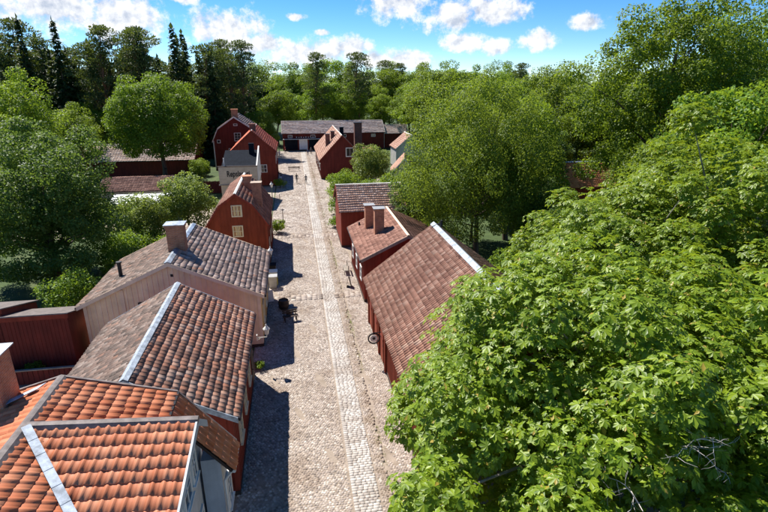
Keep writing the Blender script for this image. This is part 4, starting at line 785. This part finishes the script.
plant_tree('left_tree', 'half visible green tree in the corner of the left edge', 'tree', BL[0], -54, 92, 1.15, 4)

# bushes along walls and yards
for lab, x, y, s in (('big vine covered bush against the steep red house', 7.4, 80, 1.35), ('pale bush on the street corner below the steep house', 6.6, 71, 1.05), ('bush behind the ridge of the pale roofed cross house', 10.5, 70.5, 1.4),
        ('bush beside the garden tree right of the cross house', 14.5, 73, 1.6), ('large bush between cross house and birch', 15.5, 62, 1.7), ('bush at the foot of the cream cottage', 17.5, 79, 1.3),
        ('hedge bush left of the white trimmed house', -18.6, 106, 1.0), ('bush between the workshop fence and maple', -17.2, 93, .9), ('bush in the yard behind the pink house', -12.5, 52, 1.0), ('bush at the foot of the big dark tree near the pink house', -15.0, 47, 1.15), ('rounded bush between the two small garden trees', -15.2, 54.5, .95), ('wide bush behind the lower plank shed', -17.5, 40, 1.2), ('bush in the gap between dark tree and small bright tree', -17.6, 52, 1.2), ('bush in front of the brown roofed low shed', -20.5, 66, 1.3), ('bush next to the white pavilion', -24.5, 67, 1.2), ('bush under the birch by the barn', 17.5, 38.5, 1.3), ('bush by the canopy of the end building', 9.8, 138, 1.1)):
    plant_tree('bush', lab, 'bush', BU, x, y, s, x)
for lab, x, y, s in (('leafy shrub at the street wall of the red gambrel house', -2.6, 62.5, 1.35), ('small shrub below the wall lantern', -3.0, 30.4, .5), ('low green plants at the foot of the dark red sheds', -17.2, 31.9, .8), ('low plant by the left end of the plank fence', -19.4, 31.9, .75), ('shrub at the corner of the cross house', 4.7, 64, 1.1), ('shrub against the red tiled house', -2.8, 91, 1.3)):
    plant_tree('shrub', lab, 'shrub', BU2, x, y, s, y)

# conifers standing against the sky on the left
SK = [('spruce', 'slim dark spruce second from the left edge', SP[0], -58.0, 134, 31.3), ('spruce', 'broad dark spruce third along the left skyline', SP[1], -50.5, 133, 30.8), ('pine', 'bushy pine left of the slim spruce at the edge', PI[1], -66, 150, 32),
      ('pine', 'tall pine right of the broad left spruce', PI[0], -41.5, 133, 29.5), ('pine', 'double looking pine above the round maple', PI[1], -34.5, 133, 28.6), ('spruce', 'dark pointed spruce right of the round maple', SP[1], -25.5, 131, 29.6), ('pine', 'pine between the pointed spruce and white trimmed house', PI[1], -19.0, 134, 25.8),
      ('pine', 'leaning pine above the white trimmed house', PI[0], -11.4, 136, 27), ('pine', 'pine standing over the end building left half', PI[0], 7.5, 158, 25.5), ('pine', 'tall thin pine over the end building right half', PI[1], 20.0, 160, 25.6),
      ('pine', 'small far pine crown above the far trees', PI[1], 33.5, 190, 24.5), ('pine', 'far pine beside the small far pine', PI[0], 38, 185, 23.5), ('pine', 'far dark pine over the middle of the right wood', PI[0], 78, 175, 23.5)]
for nm, lab, me, x, y, h in SK:
    hh = {SP[0][0]: 30, SP[1][0]: 27, PI[0][0]: 26, PI[1][0]: 24}[me[0]]; s = h / hh; plant_tree(nm + '_tree', lab, 'tree', me, x, y, s, x * 1.3)
rr = random.Random(8)
for k in range(112):   # the dense conifer wood behind the skyline trees
    x = -110 + .92 * k + rr.uniform(-1.5, 1.5); y = 134 + (k % 4) * 7 + rr.uniform(-3, 3); y += 26 if x > -14 else 0
    me = rr.choice(SP + SP + PI); h = (rr.uniform(20, 26) if k % 3 else rr.uniform(25, 30)) if x < -14 else rr.uniform(16, 20); hh = {SP[0][0]: 30, SP[1][0]: 27, PI[0][0]: 26, PI[1][0]: 24}[me[0]]
    plant_tree('wood_conifer', 'dark conifer within the dense wood behind the left houses', 'tree', me, x, y, h / hh, x, 'conifers of the left wood')
PH = [17, 15, 19, 14, 16]
def wood(label, group, pts):
    for x, y, h in pts:
        i = rr.choice([0, 0, 1, 2, 2, 3, 4]); s = h / PH[i]; plant_tree('wood_tree', label, 'tree', BL[i], x, y, s * rr.uniform(1.0, 1.15), rr.uniform(0, 6), group, sz=s)
wood('broadleaf tree in the wood behind the end building', 'broadleaf trees behind the end building', [(-6 + 6.6 * k + rr.uniform(-2, 2), 160 + 8 * (k % 2) + rr.uniform(-3, 3), rr.uniform(13, 17)) for k in range(11)] + [(-14 + 5.6 * k + rr.uniform(-2, 2), 182 + 9 * (k % 2) + rr.uniform(-4, 4), rr.uniform(20, 24.5)) for k in range(18)])
pts = []
for y in (62, 72, 84, 97, 112, 128, 146, 166, 190):
    x = 26 + (y - 62) * .12 + rr.uniform(0, 4)
    while x < y * 1.12 + 14:
        if not (37 < x < 52 and 62 < y < 80) and not (29 < x < 44 and y < 70): pts.append((x + rr.uniform(-1.5, 1.5), y + rr.uniform(-3, 3), rr.uniform(16, 20) if y > 80 else rr.uniform(12, 16)))
        x += rr.uniform(7.5, 10)
wood('broadleaf tree in the thick wood on the right', 'broadleaf trees of the right wood', pts)
for lab, x, y, h in (('broad bright tree right behind the taller foreground chestnut', 33, 39.5, 15.5), ('tree between the foreground chestnuts and the tallest tree', 37, 38, 17), ('tree at the right edge below the tall edge tree', 45, 42, 18), ('bright tree directly right of the birch crown', 24.2, 55, 15.5), ('tree left of the orange roof glimpse', 27.5, 63, 15.0)):
    i = rr.choice([0, 1, 2]); plant_tree('wood_tree', lab, 'tree', BL[i], x, y, h / PH[i], rr.uniform(0, 6))
for lab, x, y, s in (('low dark tree under the left side of the birch', 13.5, 56, .62), ('dark undergrowth tree straight behind the birch trunk', 20, 55, .66), ('low tree right of the birch above the barn', 24, 46, .62), ('undergrowth tree between birch and right wood', 27.5, 60, .7), ('low tree filling the yard behind the barn ridge', 21.5, 37, .58)):
    plant_tree('low_tree', lab, 'tree', BL[3], x, y, s, x)
wood('broadleaf tree along the far left side of the village', 'broadleaf trees at far left', [(-62 + 7 * k, 104 + rr.uniform(-4, 4), rr.uniform(12, 15)) for k in range(4)] + [(-33, 128, 12), (-44, 128, 13)])
# ------------------------------------------------------------------ street furniture
def lantern_head(mb_frame, mb_glass, c, s=1.0):
    x, y, z = c
    mb_glass.lathe(c, [(.09 * s, 0), (.15 * s, .30 * s)], 6)
    mb_frame.lathe((x, y, z + .301 * s), [(.21 * s, 0), (.20 * s, .05 * s), (.09 * s, .17 * s), (.05 * s, .2 * s), (.06 * s, .25 * s), (.015 * s, .33 * s)], 6)
    mb_frame.lathe((x, y, z - .06 * s), [(.03 * s, 0), (.1 * s, .055 * s)], 6)
    for k in range(6):
        a = k * math.pi / 3; mb_frame.tube((x + .093 * s * math.cos(a), y + .093 * s * math.sin(a), z), (x + .155 * s * math.cos(a), y + .155 * s * math.sin(a), z + .3 * s), .01 * s, .01 * s, 4)
def wall_lantern(label, wx, y, z, reach):
    root = empty('wall_lantern', (wx, y, z)); tag(root, label, 'lantern', 'wall lanterns'); f, g, b = MB(), MB(), MB()
    b.box((-.03, -.09, -.2), (0.02, .09, .2)); b.tube((0, 0, 0), (reach, 0, 0), .028, .022, 6).tube((0, 0, -.17), (reach * .55, 0, 0), .018, .018, 6).tube((reach, 0, 0), (reach, 0, .14), .02, .02, 6)
    lantern_head(f, g, (reach, 0, .2), 1.15); b.build('bracket', MATS['white_metal'], root); h = f.build('lantern_frame', MATS['white_metal'], root); g.build('lantern_glass', MATS['lantern_glass'], root)
wall_lantern('white wall lantern between the row house and the pink house', -3.0, 30.35, 2.35, .62)
wall_lantern('white wall lantern at the far corner of the pink house', -2.85, 42.3, 3.75, .4)
def lamp_post(label, x, y, h):
    root = empty('lamp_post', (x, y, 0)); tag(root, label, 'street lamp'); b, f, g = MB(), MB(), MB()
    b.lathe((0, 0, .01), [(.16, 0), (.14, .3), (.07, .5), (.05, h - .5), (.07, h - .45), (.04, h - .3)], 10); lantern_head(f, g, (0, 0, h - .25), 1.3)
    b.build('post', MATS['green_metal'], root); f.build('lantern_frame', MATS['white_metal'], root); g.build('lantern_glass', MATS['lantern_glass'], root)
lamp_post('green lamp post with white lantern between gambrel house and workshop', -3.55, 76.5, 3.3)
def bin_(name, label, x, y, body, lid, bag=None, w=.55, h=1.0):
    root = empty(name, (x, y, 0.02)); tag(root, label, 'bin'); b = MB()
    b.add([(-w * .42, -w * .42, 0.03), (w * .42, -w * .42, 0.03), (w * .42, w * .42, 0.03), (-w * .42, w * .42, 0.03), (-w / 2, -w / 2, h), (w / 2, -w / 2, h), (w / 2, w / 2, h), (-w / 2, w / 2, h)], [(0, 3, 2, 1), (4, 5, 6, 7), (0, 1, 5, 4), (1, 2, 6, 5), (2, 3, 7, 6), (3, 0, 4, 7)])
    b.build('body', MATS[body], root); c = MB(); c.box((-w / 2 - .04, -w / 2 - .04, h + .003), (w / 2 + .04, w / 2 + .04, h + .06)).box((-w / 4, -w / 2 - .08, h + .01), (w / 4, -w / 2 - .042, h + .05)); c.build('lid', MATS[lid], root)
    c = MB(); c.tube((-w * .3, w * .42, .08), (-w * .2, w * .42, .08), .08, .08, 10).tube((w * .2, w * .42, .08), (w * .3, w * .42, .08), .08, .08, 10); c.build('wheels', MATS['black_metal'], root)
    if bag: c = MB(); c.box((w / 2 - .01, -w * .3, .25), (w / 2 + .045, w * .3, h - .1)); c.build('front_panel', MATS[bag], root)
bin_('waste_bin', 'grey bin with bright yellow front panel beside the pink house', -2.55, 44.6, 'grey_metal', 'grey_metal', 'yellow_plastic', .75, 1.1)
bin_('waste_bin', 'pale grey open topped bin between the yellow and the black bin', -2.6, 46.1, 'grey_metal', 'white_metal', None, .8, 1.0)
bin_('waste_bin', 'black wheeled bin farthest along the pink house wall', -2.75, 47.6, 'black_metal', 'tarred', None, .8, 1.15)
def tub(label, x, y, s=1.0):
    root = empty('planter_tub', (x, y, 0.03)); tag(root, label, 'planter'); b = MB(); b.lathe((0, 0, 0), [(.30 * s, 0), (.40 * s, .35 * s), (.36 * s, .72 * s), (.31 * s, .72 * s), (.31 * s, .66 * s)], 14); t = b.build('barrel', MATS['dark_wood'], root)
    c = MB(); [c.lathe((0, 0, z * s), [(.405 * s, -.02), (.405 * s, .02)], 14) for z in (.2, .5)]; c.build('hoops', MATS['black_metal'], t)
tub('dark wooden barrel standing out on the cobbles by the pink house', -1.55, 39.7, 1.1); tub('small dark barrel beside the big barrel on the cobbles', -1.1, 38.3, .62)
def bench(label, x, y, rz, col='grey_wood', w=1.7, grp='benches along the street'):
    root = empty('bench', (x, y, 0.03), rz); tag(root, label, 'bench', grp)
    for k in range(3): MB().box((-w / 2, -.2 + k * .14, .44), (w / 2, -.08 + k * .14, .48)).build('seat_slat', MATS[col], root)
    for k in range(2): MB().box((-w / 2, .25, .6 + k * .17), (w / 2, .28, .72 + k * .17)).build('back_slat', MATS[col], root)
    for sx in (-1, 1):
        b = MB(); b.box((sx * (w / 2 - .15) - .03, -.18, 0), (sx * (w / 2 - .15) + .03, -.12, .437)).box((sx * (w / 2 - .15) - .03, .2, 0), (sx * (w / 2 - .15) + .03, .247, .92)); b.build('leg', MATS[col], root)
bench('pale bench against the red tiled house', -2.75, 99, rad(90), 'white_trim'); bench('dark bench on the street before the far plaza', -.2, 108.5, 0, 'dark_wood', 2.4); bench('bench standing next to the dark bench toward the strip', 1.0 - 3.9, 103.5, rad(90), 'dark_wood')
bench('grey bench outside the gambrel house shrub', -2.9, 65.2, rad(90)); bench('low wooden bench against the chimney house', 4.35, 47.3, rad(-90), 'grey_wood'); bench('small dark bench near the barrels', -1.0, 37.2, .2, 'dark_wood', 1.2)
def aboard(label, x, y, rz, m='black_metal'):
    root = empty('sandwich_board', (x, y, 0.04), rz); tag(root, label, 'sign')
    for s in (-1, 1):
        b = MB(); b.slab(*([(-.3, s * .22, 0), (.3, s * .22, 0), (.3, s * .02, 1.0), (-.3, s * .02, 1.0)] if s < 0 else [(.3, s * .22, 0), (-.3, s * .22, 0), (-.3, s * .02, 1.0), (.3, s * .02, 1.0)]), .025); b.build('board_panel', MATS[m], root)
aboard('white sandwich board at the far corner of the pink house', -2.75, 41.4, .3, 'white_trim'); aboard('dark sandwich board in front of the chimney house', 4.3, 43.6, 1.4)
def ring_sign():
    root = empty('ring_sign', (4.92, 29.7, 1.95)); tag(root, 'black ring shaped hanging sign on the barn wall', 'sign'); b = MB(); n = 28; R, r_ = .36, .05
    for i in range(n):
        a, c = 2 * math.pi * i / n, 2 * math.pi * (i + 1) / n; b.tube((-.44 + R * math.cos(a), 0, R * math.sin(a)), (-.44 + R * math.cos(c), 0, R * math.sin(c)), r_, r_, 6)
    b.build('ring', MATS['black_metal'], root); b = MB(); b.lathe((0, 0, 0), [(.25, -.012), (.25, .012)], 20); d = b.build('disc', MATS['white_trim'], root); d.location = (-.44, 0, 0); d.rotation_euler = (rad(90), 0, 0)
    b = MB(); b.lathe((0, 0, 0), [(.10, -.03), (.10, .03)], 14); e = b.build('emblem', MATS['black_metal'], d)
    b = MB(); b.tube((0.05, 0, .42), (-.5, 0, .42), .025, .02, 6).tube((-.44, 0, .42), (-.44, 0, .36), .015, .015, 5).tube((.05, 0, .1), (-.3, 0, .42), .015, .015, 5); b.build('bracket', MATS['black_metal'], root)
ring_sign()
def post(label, x, y, h): tag(MB().tube((x, y, 0), (x, y, h), .05, .045, 8).tube((x, y, h), (x, y, h + .06), .065, .02, 8).build('wooden_post', MATS['grey_wood']), label, 'post')
post('slim wooden post on the cobbles before the gambrel house', -1.9, 66, 2.2); post('short wooden post by the workshop corner', -2.6, 80, 1.2)

# ------------------------------------------------------------------ people
def person(label, x, y, rz, top, legs, h=1.75, stride=.28, arm=.25, hair='hair'):
    """one skinned body over a posed skeleton, mid-stride; hair as a child"""
    k = h / 1.75
    J = {'pel': (0, 0, .95, .135), 'wst': (0, 0, 1.10, .12), 'chs': (0, .02, 1.32, .145), 'nk0': (0, .01, 1.47, .06), 'nk': (0, .015, 1.53, .052), 'hd': (0, .02, 1.60, .075), 'hd2': (0, .025, 1.68, .082), 'top': (0, .01, 1.745, .05), 'nose': (0, .105, 1.63, .022)}
    E_ = [('pel', 'wst'), ('wst', 'chs'), ('chs', 'nk0'), ('nk0', 'nk'), ('nk', 'hd'), ('hd', 'hd2'), ('hd2', 'top'), ('hd', 'nose')]
    for s, n in ((-1, 'l'), (1, 'r')):
        f = s * stride; a = -s * arm
        J.update({n + 'hip': (s * .09, 0, .90, .095), n + 'kn': (s * .095, f * .55 + .04, .50, .06), n + 'an': (s * .095, f, .08 + max(0, -f) * .25, .04), n + 'to': (s * .10, f + .16, .035, .035),
                  n + 'sh': (s * .18, .01, 1.42, .06), n + 'el': (s * .24, a * .45 - .03, 1.14, .043), n + 'wr': (s * .245, a + .06, .90, .03), n + 'ha': (s * .24, a + .10, .82, .033), n + 'th': (s * .205, a + .13, .86, .014)})
        E_ += [('pel', n + 'hip'), (n + 'hip', n + 'kn'), (n + 'kn', n + 'an'), (n + 'an', n + 'to'), ('chs', n + 'sh'), (n + 'sh', n + 'el'), (n + 'el', n + 'wr'), (n + 'wr', n + 'ha'), (n + 'wr', n + 'th')]
    ks = list(J); me = bpy.data.meshes.new('person'); me.from_pydata([tuple(c * k for c in J[q][:3]) for q in ks], [(ks.index(a), ks.index(b)) for a, b in E_], []); me.update()
    tmp = bpy.data.objects.new('tmp', me); COL.objects.link(tmp); md = tmp.modifiers.new('Skin', 'SKIN'); md.use_smooth_shade = True
    for i, q in enumerate(ks): d = me.skin_vertices[0].data[i]; d.radius = (J[q][3] * k, J[q][3] * k); d.use_root = (q == 'pel')
    sm = tmp.modifiers.new('Sub', 'SUBSURF'); sm.levels = 2; sm.render_levels = 2
    dg = bpy.context.evaluated_depsgraph_get(); dg.update(); me2 = bpy.data.meshes.new_from_object(tmp.evaluated_get(dg)); bpy.data.objects.remove(tmp)
    me2.name = 'person'; me2.materials.clear()
    for m_ in ('skin', top, legs, 'cloth_dark'): me2.materials.append(MATS[m_])
    for p in me2.polygons:
        c = p.center / k; arm_ = abs(c.x) > .2
        p.material_index = 3 if c.z < .09 else 2 if (c.z < .98 and not arm_) else 1 if (c.z < 1.49 and not (arm_ and c.z < 1.16)) else 0
    o = bpy.data.objects.new('person', me2); COL.objects.link(o); o.location = (x, y, .06); o.rotation_euler = (0, 0, rz); tag(o, label, 'person')
    hb = MB(); hb.lathe((0, -.012 * k, 1.635 * k), [(.085 * k, 0), (.096 * k, .05 * k), (.085 * k, .1 * k), (.05 * k, .132 * k), (.01 * k, .142 * k)], 12); hb.build('hair', MATS[hair], o)
person('person in dark clothes walking left on the cobbles mid street', .2, 94.6, 0.1, 'cloth_dark', 'cloth_grey', 1.82)
person('person in grey top and dark trousers walking on the smooth strip', 1.85, 93.8, .1, 'cloth_grey', 'cloth_dark', 1.72, -.26)
for lab, x, y, rz, t, l, s in (('person in white shirt standing at the far plaza left side', -3.6, 131, 1.2, 'cloth_white', 'cloth_blue', .06), ('person in red shirt near the dark gate', -2.2, 136, 2.2, 'cloth_red', 'cloth_dark', .1), ('person in blue walking before the white door', 3.4, 131.5, 3.0, 'cloth_blue', 'cloth_blue', .3), ('person in grey beside the one in blue', 4.3, 133.8, 3.2, 'cloth_grey', 'cloth_dark', .2),
        ('person in white top by the canopy right end', 5.6, 137, 2.6, 'cloth_white', 'cloth_dark', .05), ('person in dark clothes alone on the plaza left', -4.0, 124.5, .5, 'cloth_dark', 'cloth_dark', .25)):
    person(lab, x, y, rz, t, l, 1.74, s)
